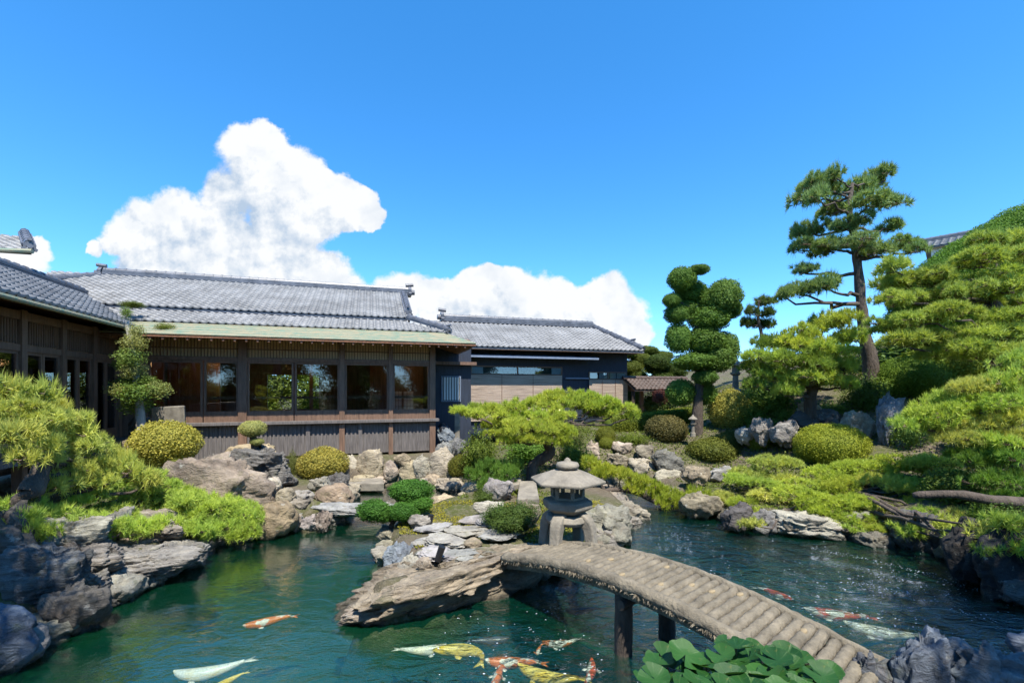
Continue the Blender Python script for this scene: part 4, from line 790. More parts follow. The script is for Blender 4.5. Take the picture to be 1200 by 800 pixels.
# unseen trees added outside the frame to shade near rocks and darken window reflections
def added_tree(x, y, z0, pads, lb, col=GRN):
    e = empty('added_tree', (x, y, z0), 0, lb, 'tree', 'added trees outside the frame'); hx = sum(p[0] for p in pads)/len(pads); hy = sum(p[1] for p in pads)/len(pads); hz = min(p[2] for p in pads)
    MB().tube(smooth_path([(0,0,-.2),(.05,.05,hz*.5),(hx*.6,hy*.6,hz)]), [.28]*6+[.2]*5, 10).build('trunk', 'bark', e, True)
    for (a, b, c, s) in pads: crown('foliage_pad', LOOSE, (a,b,c), (s,s,s*.65), col, e)
added_tree(-5.6,.2,.5,[(-.8,1.9,6.2,1.2),(.2,1.5,6.5,1.2),(.9,.9,6.4,1.1),(-1.2,.7,6.0,1.2),(-2.0,1.6,6.2,1.0)],'large unseen tree added outside the left edge to shade the near rocks')
added_tree(6.6,-.8,.8,[(0,.6,5.4,1.4),(-1.3,.9,5.7,1.2),(.9,1.8,5.4,1.4),(1.2,3.0,5.2,1.3),(.4,2.6,6.2,1.2)],'large unseen tree added outside the right edge to shade the near boulders')
for i in range(9):
    x = -14+i*3.6; added_tree(x, -7.5-rng0.uniform(0,2), .3, [(rng0.uniform(-1.2,1.2), rng0.uniform(-.8,.8), 1.2+q*.95, rng0.uniform(1.5,2.1)) for q in range(6)], 'broad leafy tree added behind the viewer to darken the window reflections', rng0.choice((GRN,(.12,.2,.03),DGR)))
# low ground cover on the rear slopes
rng = np.random.default_rng(99); n = 120000; x = rng.uniform(-1.2, 16, n); y = rng.uniform(7.0, 21, n)
cv = fbm(np.column_stack([x, y, 0*x]), .55, 4, 8)+fbm(np.column_stack([x, y, 0*x]), 2.2, 3, 9)*.6; ok = (cv > -.22) & (pond_dist(x, y) > .25) & (x > -1.2+(y < 10)*1.4); x, y, cv = x[ok], y[ok], cv[ok]; n = len(x)
z = ground_z(x, y)+rng.uniform(.0, .14, n)*np.clip(cv*3, .2, 1); c = np.column_stack([x, y, z]); nn = norm(rnd_dirs(rng, n)*.9+np.array([0,0,.6])); aa = norm(np.cross(nn, rnd_dirs(rng, n))); bb = np.cross(nn, aa); S = rng.uniform(.03, .075, (n,1))
V = np.stack([c-aa*S*.5, c+bb*S*.32, c+aa*S*.5, c-bb*S*.32], 1).reshape(-1, 3)
o = bpy.data.objects.new('ground_cover', npmesh('ground_cover', V, np.arange(4*n).reshape(-1,4), [M['leaf']], np.repeat(np.clip(rng.normal(.45,.25,n),0,1), 4))); link(o); o.color = (.12,.16,.03,1); tag(o, 'low leafy ground cover growing over the rear slopes', 'ground cover', None, 'stuff')

rng = np.random.default_rng(55); n = 26000; x = rng.uniform(-2.2, 2.2, n); y = rng.uniform(6.4, 9.8, n)
cv = fbm(np.column_stack([x, y, 0*x]), 1.1, 4, 8); ok = (cv > -.05) & (pond_dist(x, y) > .22); x, y = x[ok], y[ok]; n = len(x)
c = np.column_stack([x, y, ground_z(x, y)+rng.uniform(0, .035, n)]); nn = norm(rnd_dirs(rng, n)*.8+np.array([0,0,.8])); aa = norm(np.cross(nn, rnd_dirs(rng, n))); bb = np.cross(nn, aa); S = rng.uniform(.018, .04, (n,1))
V = np.stack([c-aa*S*.5, c+bb*S*.32, c+aa*S*.5, c-bb*S*.32], 1).reshape(-1, 3)
o = bpy.data.objects.new('moss', npmesh('moss', V, np.arange(4*n).reshape(-1,4), [M['leaf']], np.repeat(np.clip(rng.normal(.45,.3,n),0,1), 4))); link(o); o.color = (.26,.25,.03,1); tag(o, 'yellow moss patches on the island around the lantern', 'moss', None, 'stuff')
# ------------------------------------------------------------------ rocks
import bmesh
def ico(sub):
    bm = bmesh.new(); bmesh.ops.create_icosphere(bm, subdivisions=sub, radius=1); bm.verts.ensure_lookup_table()
    V = np.array([v.co[:] for v in bm.verts]); F = np.array([[v.index for v in f.verts] for f in bm.faces]); bm.free(); return norm(V), F
ICO = {4: ico(4), 5: ico(5), 6: ico(6)}
def rock_mesh(seed, kind='angular', sub=5):
    rng = np.random.default_rng(seed); D, F = ICO[sub]
    nP = {'angular': 13, 'round': 22, 'slab': 12, 'strata': 12}[kind]; p = {'angular': 22, 'round': 9, 'slab': 20, 'strata': 24}[kind]
    N = rnd_dirs(rng, nP); dist = rng.uniform(.72, 1.0, nP)
    N = np.vstack([N, [[0,0,1],[0,0,-1]]]); dist = np.append(dist, [rng.uniform(.62,.85), .8])
    if kind in ('slab','strata'): N = np.vstack([N, [[.12,.05,1]]]); dist = np.append(dist, [.55])
    s = np.sum((np.maximum(D@N.T, 0)/dist)**p, 1)**(-1/p); s = np.minimum(s, 1.35)
    V = D*s[:,None]; am = {'angular': .16, 'round': .08, 'slab': .12, 'strata': .17}[kind]
    q = V*np.array([1,1,1.0]); disp = fbm(q, 1.6, 3, seed)*am*1.3+fbm(q, 5, 5, seed+3, .65)*am*.75
    nc = {'angular': 60, 'round': 26, 'slab': 50, 'strata': 40}[kind]; ca = {'angular': 1.0, 'round': .4, 'slab': .7, 'strata': .7}[kind]
    pc = rnd_dirs(rng, nc); Dw = norm(D+np.stack([fbm(D, 2.5, 3, seed+21+k_) for k_ in range(3)], 1)*.22); ci = np.argmax(Dw@pc.T, 1); ga = rng.normal(size=(nc, 3))*.30*ca; ha = rng.normal(size=nc)*.035*ca
    disp += ha[ci]+np.sum(ga[ci]*(Dw-pc[ci]), 1)
    disp -= np.maximum(0, .10-np.abs(fbm(q, 2.3, 3, seed+9)))*am*3.0                   # cracks
    if kind in ('strata','slab'):
        zz = V[:,2]*(9 if kind == 'strata' else 5)+fbm(q, 1.3, 3, seed+5)*1.6; st = np.abs((zz % 1.0)-.5)*2
        disp += (st**2-.4)*(.09 if kind == 'strata' else .05)*(1-np.abs(D[:,2]))
    V = V+D*disp[:,None]; lo, hi = V.min(0), V.max(0); V = (V-(lo+hi)/2)/((hi-lo)/2)
    return npmesh('rock', V, F, [M['strata' if kind in ('strata',) else 'rock']], smooth=True)
ROCK = {'angular': [rock_mesh(100+i, 'angular') for i in range(6)], 'round': [rock_mesh(200+i, 'round') for i in range(5)], 'slab': [rock_mesh(300+i, 'slab') for i in range(4)], 'strata': [rock_mesh(400+i, 'strata', 6) for i in range(4)]}
GREY, TAN, BRN, DRK, BLU, PALE, RST = (.27,.258,.225), (.40,.34,.25), (.285,.243,.18), (.11,.105,.10), (.20,.225,.26), (.42,.39,.33), (.34,.27,.185)
def rock_at(c, sx, sy, sz, rz, kind, col, label, name='boulder', group=None, tilt=(0,0), cat='rock', k=None):
    lib = ROCK[kind]; o = bpy.data.objects.new(name, lib[rng0.randrange(len(lib)) if k is None else k % len(lib)]); link(o)
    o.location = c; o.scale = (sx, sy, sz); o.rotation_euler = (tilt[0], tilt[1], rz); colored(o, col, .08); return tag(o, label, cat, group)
def rock(x0, x1, y0, y1, zb, label, kind='angular', col=GREY, dep=.8, Y=None, rz=None, name='boulder', group=None, tilt=(0,0), k=None):
    if Y is None: Y = (CZ-zb)*FP/(y1-HY)
    w = (x1-x0)/2/FP*Y; h = (y1-y0)/2/FP*Y; yc = Y+w*dep*.85; f = yc/Y
    c = W((x0+x1)/2, (y0+y1)/2, Y); c = Vector((c.x*f, yc, c.z-h*.12))
    return rock_at(c, w*1.06, w*dep, h*1.2, (rng0.uniform(-.35,.35) if rz is None else rz), kind, col, label, name, group, tilt, k=k)
RK = [
 (202,324,537,612,.45,'largest boulder, rough grey-brown with a pale streak, on the left bank','angular',BRN,.6,9.2),
 (268,346,526,574,.45,'dark layered boulder overhanging to the right behind the largest boulder','strata',(.20,.19,.17),.7),
 (218,276,520,541,.6,'low pale rock below the skirting right of the large azalea','round',PALE,.7),
 (265,330,522,545,.6,'flat pale stone behind the dark overhanging boulder','round',TAN,.6),
 (150,172,486,512,1.1,'rough upright stone under the climbing tree','angular',BRN,.8,12.2),
 (140,190,508,552,.5,'brown rock supporting the corner stones left of the large azalea','angular',BRN,.8,11.6),
 (165,206,545,558,.45,'flat stepping stone below the large azalea','slab',BRN,.8),
 (294,348,592,632,.02,'reddish tan boulder at the waterline right of the creeping pine','round',RST,.8),
 (340,354,603,622,.05,'narrow tan stone beside the reddish boulder at the waterline','angular',TAN,.8),
 (352,372,605,622,.05,'pale stone second right from the reddish boulder at the waterline','angular',PALE,.8),
 (368,388,600,622,.05,'brown stone left of the slab bridge end','angular',BRN,.8),
 (370,414,570,604,.15,'reddish flat-topped boulder at the head of the slab bridge','round',RST,.8),
 (322,346,573,592,.3,'rounded brown stone in the cluster above the reddish tan boulder','round',BRN,.8),
 (345,368,576,588,.35,'flat pale stone in the middle of the left bank cluster','slab',PALE,.8),
 (338,366,586,602,.25,'flat brown stone below the pale flat one in the left bank cluster','slab',BRN,.8),
 (362,386,560,576,.35,'small grey stone below the azalea','angular',GREY,.8),
 (382,408,555,580,.3,'dark notched stone right below the azalea','angular',DRK,.8),
 (310,330,560,578,.4,'pale stone in the hollow under the dark overhanging boulder','round',PALE,.8),
 (420,452,528,562,.02,'round tan boulder with a rusty side under the house skirting','round',TAN,.7),
 (398,422,534,560,.02,'pale boulder left of the round tan boulder under the house','round',PALE,.7),
 (449,468,540,562,.02,'small tan boulder right of the round tan boulder under the house','round',TAN,.7),
 (462,482,532,548,.3,'little reddish boulder wedged beneath the skirting','round',RST,.7,14.3),
 (464,496,541,566,.02,'tan boulder between the rusty round one and the leaning one','round',TAN,.7),
 (484,506,533,566,.02,'pale slim boulder against the leaning one','angular',PALE,.7),
 (502,536,525,564,.02,'large pale boulder leaning at the right corner of the house','round',(.46,.39,.30),.6),
 (534,556,552,572,.02,'small tan rock at the inlet below the globe azalea','angular',TAN,.8),
 (524,546,560,574,.0,'flat tan rock at the right end of the inlet','round',TAN,.8),
 (552,572,556,576,.05,'brown rock right of the globe azalea','angular',BRN,.8),
 (510,530,518,540,.7,'grey squared stone in the retaining wall beside the house corner','angular',(.24,.25,.26),.8,15.4),
 (526,546,512,536,.8,'upper grey stone in the retaining wall beside the house corner','angular',(.24,.25,.26),.8,15.8),
 (512,534,500,520,1.0,'topmost blue-grey block of the retaining wall beside the house corner','angular',BLU,.8,16.2),
 # near left bank
 (38,128,612,672,.35,'pale layered rock shelf under the left pine','strata',PALE,.9),
 (146,236,605,645,.15,'long pale boulder under the creeping pine on the left bank','strata',(.36,.33,.27),.7),
 (110,158,600,640,.2,'grey rock left of the long pale boulder','angular',GREY,.8),
 (120,200,632,668,.05,'rusty brown ledge rock below the long pale boulder','slab',RST,.8),
 (95,236,655,700,-.02,'great layered grey ledge slanting down to the pond on the left','strata',(.30,.29,.25),.7),
 (60,160,640,690,.1,'jagged layered rock behind the great grey ledge on the left','strata',(.30,.28,.24),.8),
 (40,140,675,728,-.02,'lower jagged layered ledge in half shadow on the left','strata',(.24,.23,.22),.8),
 (185,242,640,672,.0,'small layered spur where the left ledge meets the water','strata',(.34,.31,.25),.8),
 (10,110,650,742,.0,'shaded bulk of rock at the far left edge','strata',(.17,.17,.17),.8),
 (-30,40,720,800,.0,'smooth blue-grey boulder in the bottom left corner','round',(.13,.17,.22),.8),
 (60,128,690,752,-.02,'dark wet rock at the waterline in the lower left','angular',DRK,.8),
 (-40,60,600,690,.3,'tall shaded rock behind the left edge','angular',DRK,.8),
 (208,262,618,640,.05,'small grey stone at the end of the left ledge','angular',GREY,.8),
 (262,298,608,632,.02,'dark block at the water under the tip of the creeping pine','angular',DRK,.8),
 (236,264,612,632,.04,'pale angular stone left of the dark block under the creeping pine','angular',PALE,.8),
 # island
 (448,482,640,678,.0,'blue-grey rock at the left point of the island','angular',(.25,.28,.30),.9),
 (466,500,652,694,.0,'pale rock in front of the blue-grey island point','angular',PALE,.8),
 (488,506,655,668,.3,'small round tan stone beside the black spotlight','round',TAN,.8),
 (486,508,645,658,.35,'small round grey stone behind the tan one near the spotlight','round',GREY,.8),
 (476,506,606,622,.3,'grey rock under the small clipped tree','angular',GREY,.8),
 (541,565,634,645,.42,'oval brown stone lying on the moss of the island','round',BRN,.9),
 (668,746,600,642,.05,'pale fractured boulder at the water right of the lantern','angular',(.28,.26,.205),.8),
 (600,634,588,622,.35,'brown boulder behind the lantern in shadow','angular',BRN,.8),
 (566,602,563,590,.35,'grey rocky ledge by the flat slab behind the lantern','slab',GREY,.8),
 (556,590,590,606,.15,'low pale rock along the inlet edge of the island','slab',PALE,.8),
 # right bank
 (905,986,606,634,-.02,'flat pale rock at the waterline of the right bank','slab',PALE,.7),
 (842,884,593,626,-.02,'dark rock at the water left of the flat pale rock','angular',DRK,.8),
 (878,912,600,628,-.02,'grey stone between the dark rock and the flat pale rock','angular',GREY,.8),
 (796,846,580,612,-.02,'brown rock at the water under the trained branch','angular',BRN,.8),
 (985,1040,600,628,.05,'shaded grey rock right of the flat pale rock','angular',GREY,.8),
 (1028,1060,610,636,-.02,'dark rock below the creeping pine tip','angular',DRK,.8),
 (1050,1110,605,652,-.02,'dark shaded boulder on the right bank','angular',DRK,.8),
 (1100,1160,615,690,-.02,'bank rock coloured black for shade, left of the wall at the right','angular',(.03,.03,.03),.8),  # tree shade is put into this rock's colour
 (1140,1225,625,712,-.02,'steep rock face coloured dark for shade at the right edge of the pond','angular',(.03,.03,.033),.8),  # near-black colour stands in for the shade of the trees overhead
 (1024,1062,460,522,1.3,'tall upright grey standing stone left of the right bank pine','angular',(.27,.28,.29),.6,11.2),
 (982,1028,482,520,1.1,'tan rock with tree shadows left of the standing stone','angular',TAN,.6,11.7),
 (1046,1080,505,530,1.0,'low grey rock at the foot of the standing stone','angular',(.2,.21,.22),.8,11),
 (880,905,490,520,.9,'grey boulder left of a slimmer one below the dark thicket','angular',GREY,.8,12.8),
 (902,936,492,522,.9,'slimmer grey upright boulder below the dark thicket','angular',GREY,.8,12.4),
 (930,985,478,508,1.4,'dark shaded rock under the spreading pine','angular',DRK,.8,12.6),
 (862,884,500,520,.9,'small pale rock near the darker bush on the bank','angular',PALE,.8,13.2),
 (936,960,470,486,1.7,'sunlit tan rock high among the pine roots','angular',TAN,.8,13),
 # stone wall right of the lantern, behind the trained branch
 (686,703,516,538,.6,'squared upright stone at the left end of the low wall','angular',TAN,.8),
 (716,744,518,534,.7,'upper left block of the low stone wall','slab',TAN,.7),
 (740,768,522,540,.6,'upper middle block of the low stone wall','slab',BRN,.7),
 (710,738,532,548,.4,'lower left block of the low stone wall','slab',BRN,.7),
 (735,768,538,560,.2,'lower middle block of the low stone wall','slab',PALE,.7),
 (764,800,528,556,.3,'dark right end block of the low stone wall','angular',(.18,.17,.15),.7),
 (760,800,552,574,.05,'pale rock at the water beneath the low stone wall','slab',PALE,.7),
 (800,832,548,572,.2,'brown rock right of the low wall','angular',BRN,.7),
 (826,862,548,566,.4,'grey rock behind the creeping pine left end','angular',GREY,.7),
]
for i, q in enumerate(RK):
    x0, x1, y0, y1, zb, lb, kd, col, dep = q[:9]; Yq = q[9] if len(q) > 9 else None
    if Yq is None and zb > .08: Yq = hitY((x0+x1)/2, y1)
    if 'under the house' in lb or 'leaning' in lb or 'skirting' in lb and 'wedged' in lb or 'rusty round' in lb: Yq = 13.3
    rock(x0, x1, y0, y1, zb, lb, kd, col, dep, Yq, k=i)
# squared stone basin block in the house corner
MB().hexa([tuple(W(*q)) for q in ((178,497,11.7),(217,495,11.4),(218,495,12.1),(182,497,12.4),(177,477,11.7),(216,475,11.4),(217,475,12.1),(180,477,12.4))])
b = MB().hexa([tuple(W(*q)) for q in ((178,499,11.7),(217,497,11.4),(218,497,12.1),(182,499,12.4),(177,477,11.7),(216,475,11.4),(217,475,12.1),(180,477,12.4))]).build('stone_block', 'stone', None, bevel=.03); tag(b, 'squared stone block on the corner rocks beside the climbing tree', 'stone block')
# edging stones along the water
EDG = {'left': 0, 'inlet': 0, 'island': 0, 'right': 0}
pp = [Vector((*q, 0)) for q in POND]; acc = 0
for i in range(1, len(pp)-1):
    a, b = pp[i], pp[i+1]; L = (b-a).length
    if i < 8: seg, gl_, col = 'left', ('grey weathered edging stone among those along the left waterline', 'edging stones along the left waterline'), GREY
    elif i < 15: seg, gl_, col = 'inlet', ('tan edging stone among those around the rear inlet', 'edging stones around the rear inlet'), TAN
    elif i < 30: seg, gl_, col = 'island', ('brown-grey edging stone among those rimming the island', 'edging stones rimming the island'), (.31,.28,.23)
    elif i < 36: seg, gl_, col = 'right', ('mossy edging stone among those along the right bank', 'edging stones along the right bank'), (.2,.18,.14)
    elif i < 39: seg, gl_, col = 'shade', ('dark shaded edging stone among those at the right edge of the pond', 'shaded edging stones at the right edge'), DRK
    else: seg, gl_, col = 'near', ('blue-grey edging stone among those on the near bank', 'edging stones on the near bank'), BLU
    n = max(1, int(L/.42))
    for k in range(n):
        if 18 <= i <= 23: continue
        p_ = a.lerp(b, (k+rng0.random()*.6+.2)/n); s = rng0.uniform(.20, .36)
        if 16 <= i <= 23: s *= .72
        rock_at(p_+Vector((rng0.uniform(-.08,.08), rng0.uniform(-.08,.08), rng0.uniform(.02,.16))), s*rng0.uniform(.9,1.5), s, s*rng0.uniform(.6,1.0), rng0.uniform(0,6.3), rng0.choice(('angular','angular','slab','round')), col, gl_[0], 'edging_stone', gl_[1], cat='edging stone')
# long layered slab forming the tongue of the island, and stone slab bridge
rock_at(Vector((-.80,6.20,.12)), 1.55, .66, .42, R(31), 'strata', (.36,.29,.21), 'long layered rust-and-grey slab tapering into the pond in front of the lantern', 'rock_slab', tilt=(R(-7), R(-6)), cat='rock', k=1)
rock_at(Vector((-.15,6.72,.22)), .75, .42, .30, R(24), 'strata', (.33,.29,.23), 'grey layered rock joining the long slab to the bridge', 'rock_slab', tilt=(R(-4), R(-3)), cat='rock', k=2)
rock_at(Vector((-1.45,5.72,.03)), .78, .24, .18, R(26), 'strata', (.37,.30,.23), 'low pointed tip of the long layered slab', 'rock_slab', tilt=(R(-3), R(-7)), cat='rock', k=3)
rock_at(Vector((-3.05,9.55,.30)), 1.15, .34, .13, R(-3), 'slab', (.34,.34,.31), 'long flat stone slab bridging the inlet from the left bank to the island', 'slab_bridge', cat='slab bridge', k=1)
FLAG = [(525,632,38,.45),(548,622,34,.45),(508,618,30,.42),(560,608,30,.44),(520,648,40,.45),(545,650,32,.45),(585,628,30,.46),(500,634,24,.4),(575,612,26,.45)]
for i, (px, py, w, z) in enumerate(FLAG):
    p_ = G(px, py, z); rock_at(p_, w/FP*p_.y*.80, w/FP*p_.y*.60, .055, rng0.uniform(-.6,.6), 'slab', (.36,.35,.32), 'pale flat stepping stone in the path across the island', 'stepping_stone', 'stepping stones on the island', cat='stepping stone', k=i)
def block(pts, th, name, lb, cat, mt='stone', bev=.02):
    o = MB().slab([tuple(p) for p in pts], th).build(name, mt, None, bevel=bev); return tag(o, lb, cat)
block([G(606,584,.62), G(632,584,.62), G(628,563,.70), G(609,563,.70)], .2, 'flat_slab', 'pale flat stone slab lying behind the lantern at left', 'stone slab')
block([G(578,571,.66), G(612,566,.66), G(610,559,.66), G(580,563,.66)], .15, 'flat_slab', 'thin dark flat slab left of the pale slab behind the lantern', 'stone slab')
block([G(402,566,.28), G(450,566,.28), G(448,560,.28), G(405,560,.28)], .22, 'flat_slab', 'thick pale stone slab crossing the inlet mouth before the boulders', 'stone slab')
# foreground blocks at the right
for (x0, x1, y0, y1, Y, lb, col) in ((1040,1118,750,840,3.5,'tall blue-grey block beside the near end of the bridge',(.17,.20,.25)),(1105,1215,764,850,3.4,'broad blue-grey boulder in the bottom right corner',(.17,.20,.25)),(1000,1046,768,830,3.6,'small dark stone at the foot of the bridge',(.14,.15,.17))):
    rock(x0, x1, y0, y1, 0, lb, 'angular', col, .6, Y)
# ------------------------------------------------------------------ log bridge
A0, B0 = Vector((.24,6.46,.50)), Vector((2.78,3.50,.50)); dv = (B0-A0); Lb = dv.length; dv.normalize(); sv = Vector((-dv.y, dv.x, 0))  # sv points to the far (right/back) side
if sv.y < 0: sv = -sv
br = empty('log_bridge', (A0+B0)/2*1.0, 0, 'arched footbridge of pale moulded logs crossing the pond from the lantern to the near bank', 'footbridge'); bc = br.location.copy()
def arch(t_): return A0.lerp(B0, t_)+Vector((0,0,.27*math.sin(math.pi*min(1,t_*1.02))**.9))-bc
def lumpy_tube(mb, pts, r, n=12, am=.12, sc=9, seed=0, flat=1.0):
    k0 = len(mb.v); mb.tube(pts, r, n); V = np.array(mb.v[k0:]); L = len(pts); ctr = np.repeat(np.array([tuple(p) for p in pts]), n, 0)
    d = V-ctr; f = 1+am*fbm(V+seed*3.1, sc, 4, seed); V = ctr+d*f[:,None]; mb.v[k0:] = [tuple(x) for x in V]
NL = 40; HWD = .41
for i in range(NL):
    t_ = (i+.5)/NL; c = arch(t_); r = Lb/NL*.52; j = rng0.uniform(-.01, .01); mb = MB()
    lumpy_tube(mb, [c+sv*(HWD*(s/9-1))+Vector((0,0,j+.004*math.sin(s+i))) for s in range(19)], [r]*19, 12, .20, 26, i)
    lg = mb.build('log', 'log', br, True)
    if i > 8 and i % 2 == 0:
        for q in range(rng0.choice((0, 1, 1))):
            s_ = rng0.uniform(-.38, .38); cc = c+sv*s_+Vector((0,0,r*.92+j)); m2_ = MB().lathe([(.008,.012),(.034,.010),(.040,-.004),(.030,-.02)], 9, (0,0,0)); ob = m2_.build('branch_stub', 'stub', lg, True); ob.location = cc; ob.scale = (1.25,.75,1); ob.rotation_euler = (0,0,math.atan2(sv.y, sv.x)+rng0.uniform(-.3,.3))
for s_, rr, nm in ((-1,.072,'rim'),(1,.05,'rim')):
    mb = MB(); pts = [arch(k/70)+sv*s_*(HWD+.03)+Vector((0,0,.02)) for k in range(71)]; lumpy_tube(mb, pts, [rr]*71, 14, .42, 24, 5+int(s_)); mb.build('rim', 'log', br, True)
# shaggy underside of the near rim, and the solid deck below the logs
rng = np.random.default_rng(8); n = 1500; tt = rng.uniform(0, 1, n); cs = np.array([tuple(arch(x)-sv*(HWD+.03+rng.uniform(-.05,.07))) for x in tt]); dd = norm(np.array(-sv)[None,:]*.35+np.array([0,0,-1.])+rng.normal(size=(n,3))*.35)
V_, F_, T_ = needles(rng, cs, dd, 2, .055, .022, .2); fo = bpy.data.objects.new('bark_fringe', npmesh('bark_fringe', V_, F_, [M['log']])); link(fo, br)
mb = MB()
for k in range(16):
    a, b = arch(k/16), arch((k+1)/16); z = Vector((0,0,-.06)); z2 = Vector((0,0,-.13))
    mb.hexa([a-sv*HWD+z2, b-sv*HWD+z2, b+sv*HWD+z2, a+sv*HWD+z2, a-sv*HWD+z, b-sv*HWD+z, b+sv*HWD+z, a+sv*HWD+z])
mb.build('deck', 'log', br)
for s_, dt in ((-.32,.47),(.34,.50)):
    c = arch(dt)+sv*s_; b_ = Vector((c.x, c.y, -bc.z-.85)); mb = MB(); lumpy_tube(mb, [b_.lerp(c+Vector((0,0,-.12)), k/8) for k in range(9)], [.095]*9, 10, .15, 8, 3); mb.build('post', 'bark', br, True)
c1, c2 = arch(.485)-sv*.46+Vector((0,0,-.2)), arch(.485)+sv*.46+Vector((0,0,-.2)); MB().tube([c1, c2], .055, 8).build('crossbeam', 'bark', br)
# ------------------------------------------------------------------ stone lantern
lb_ = G(665,640,.47); ln = empty('stone_lantern', lb_, R(12), 'squat grey stone snow-viewing lantern with wide six-sided roof on four curved legs', 'stone lantern')
for k in range(4):
    a = R(45+90*k); ca, sa = math.cos(a), math.sin(a); mb = MB()
    mb.tube(smooth_path([(.10*ca,.10*sa,.46),(.24*ca,.24*sa,.45),(.335*ca,.335*sa,.36),(.37*ca,.37*sa,.2),(.40*ca,.40*sa,-.04)], 4), [.09,.1,.11,.115,.12,.125,.125,.125,.12,.115,.112,.11,.108,.106,.105,.104,.104], 4, True, R(45))
    mb.build('leg', 'stone', ln, bevel=.025)
MB().lathe([(.20,.36),(.30,.37),(.33,.42),(.30,.49),(.2,.50)], 24).build('leg_crown', 'stone', ln, bevel=.01)
MB().lathe([(.16,.505),(.24,.52),(.34,.58),(.375,.60),(.375,.69),(.36,.71),(.25,.72)], 6, (0,0,0), R(30)).build('platform', 'stone', ln, bevel=.012)
fb = MB().lathe([(.25,.722),(.25,.76),(.16,.762)], 6, (0,0,0), R(30)).lathe([(.16,.938),(.25,.94),(.25,.975)], 6, (0,0,0), R(30)).build('light_chamber', 'stone', ln, bevel=.006)
for k in range(6):
    a = R(30+60*k); MB().tube([(.222*math.cos(a),.222*math.sin(a),.755),(.222*math.cos(a),.222*math.sin(a),.945)], .036, 4, True, a+R(45)).build('chamber_post', 'stone', fb)
MB().lathe([(.20,.976),(.50,.965),(.565,.962),(.572,1.0),(.50,1.035),(.36,1.085),(.22,1.135),(.12,1.16)], 6, (0,0,0), R(30)).build('roof', 'stone', ln, bevel=.012)
MB().lathe([(.12,1.162),(.165,1.175),(.175,1.215),(.155,1.25),(.09,1.262),(.05,1.275),(.045,1.30),(.012,1.325)], 24).build('finial', 'stone', ln, True)
# small stone lanterns in the background
for (px, py, Y, h, lb) in ((812,508,14.2,.6,'tiny stone lantern at the foot of the topiary tree'),(862,458,17.5,1.3,'small stone lantern half hidden behind the tall rounded shrub')):
    b = W(px, py, Y); e = empty('garden_lantern', b, 0, lb, 'stone lantern'); s = h
    MB().lathe([(.14*s,-.15*s),(.14*s,.05*s),(.09*s,.07*s),(.08*s,.45*s),(.15*s,.5*s),(.15*s,.55*s)], 10).build('pedestal', 'stone', e)
    MB().lathe([(.11*s,.552*s),(.11*s,.75*s)], 6).build('light_chamber', 'stone', e); MB().lathe([(.24*s,.752*s),(.22*s,.8*s),(.06*s,.92*s),(.03*s,1.0*s)], 6).build('roof', 'stone', e)
# garden spotlights on the island
for (px, py, Y, ang, lb) in ((515,656,6.25,.5,'black cylindrical spotlight on a spike beside the long slab'),(505,612,8.2,.2,'smaller black spotlight near the small clipped tree')):
    b = G(px, py+6, .40) if px == 515 else G(px, py+8, .36); e = empty('garden_spotlight', b, 0, lb, 'spotlight')
    MB().tube([(0,0,0),(0,0,.08)], .012, 8).build('spike', 'black', e); MB().tube([(-.03,0,.06),(-.02+.12*ang,0,.26)], [.045,.05], 14).build('housing', 'black', e, bevel=.005)
# stone post, jar and sign by the annex
b = W(536,512,16.6); e = empty('stone_post', b, 0, 'slim pale stone post standing before the annex recess', 'post'); MB().box(-.09,.09,-.09,.09,-.4,1.05).build('shaft', 'stone', e, bevel=.015); MB().lathe([(.05,1.052),(.07,1.07),(.03,1.16)], 8).build('cap', 'black', e)
b = W(518,505,16.4); e = empty('water_jar', b, 0, 'dark round jar on the retaining wall by the house corner', 'jar'); MB().lathe([(.12,-.1),(.17,0),(.18,.12),(.13,.22),(.08,.25)], 16).build('body', 'black', e, True); MB().lathe([(.09,.252),(.08,.28),(.02,.30)], 12).build('lid', 'black', e)
b = W(740,497,18.2); e = empty('white_box', b, 0, 'pale slatted box between the annex and the gate', 'box'); MB().box(-.3,.3,-.2,.2,-.3,.35).build('body', 'plaster', e, bevel=.01); MB().box(-.33,.33,-.23,.23,.352,.4).build('lid', 'stone', e)
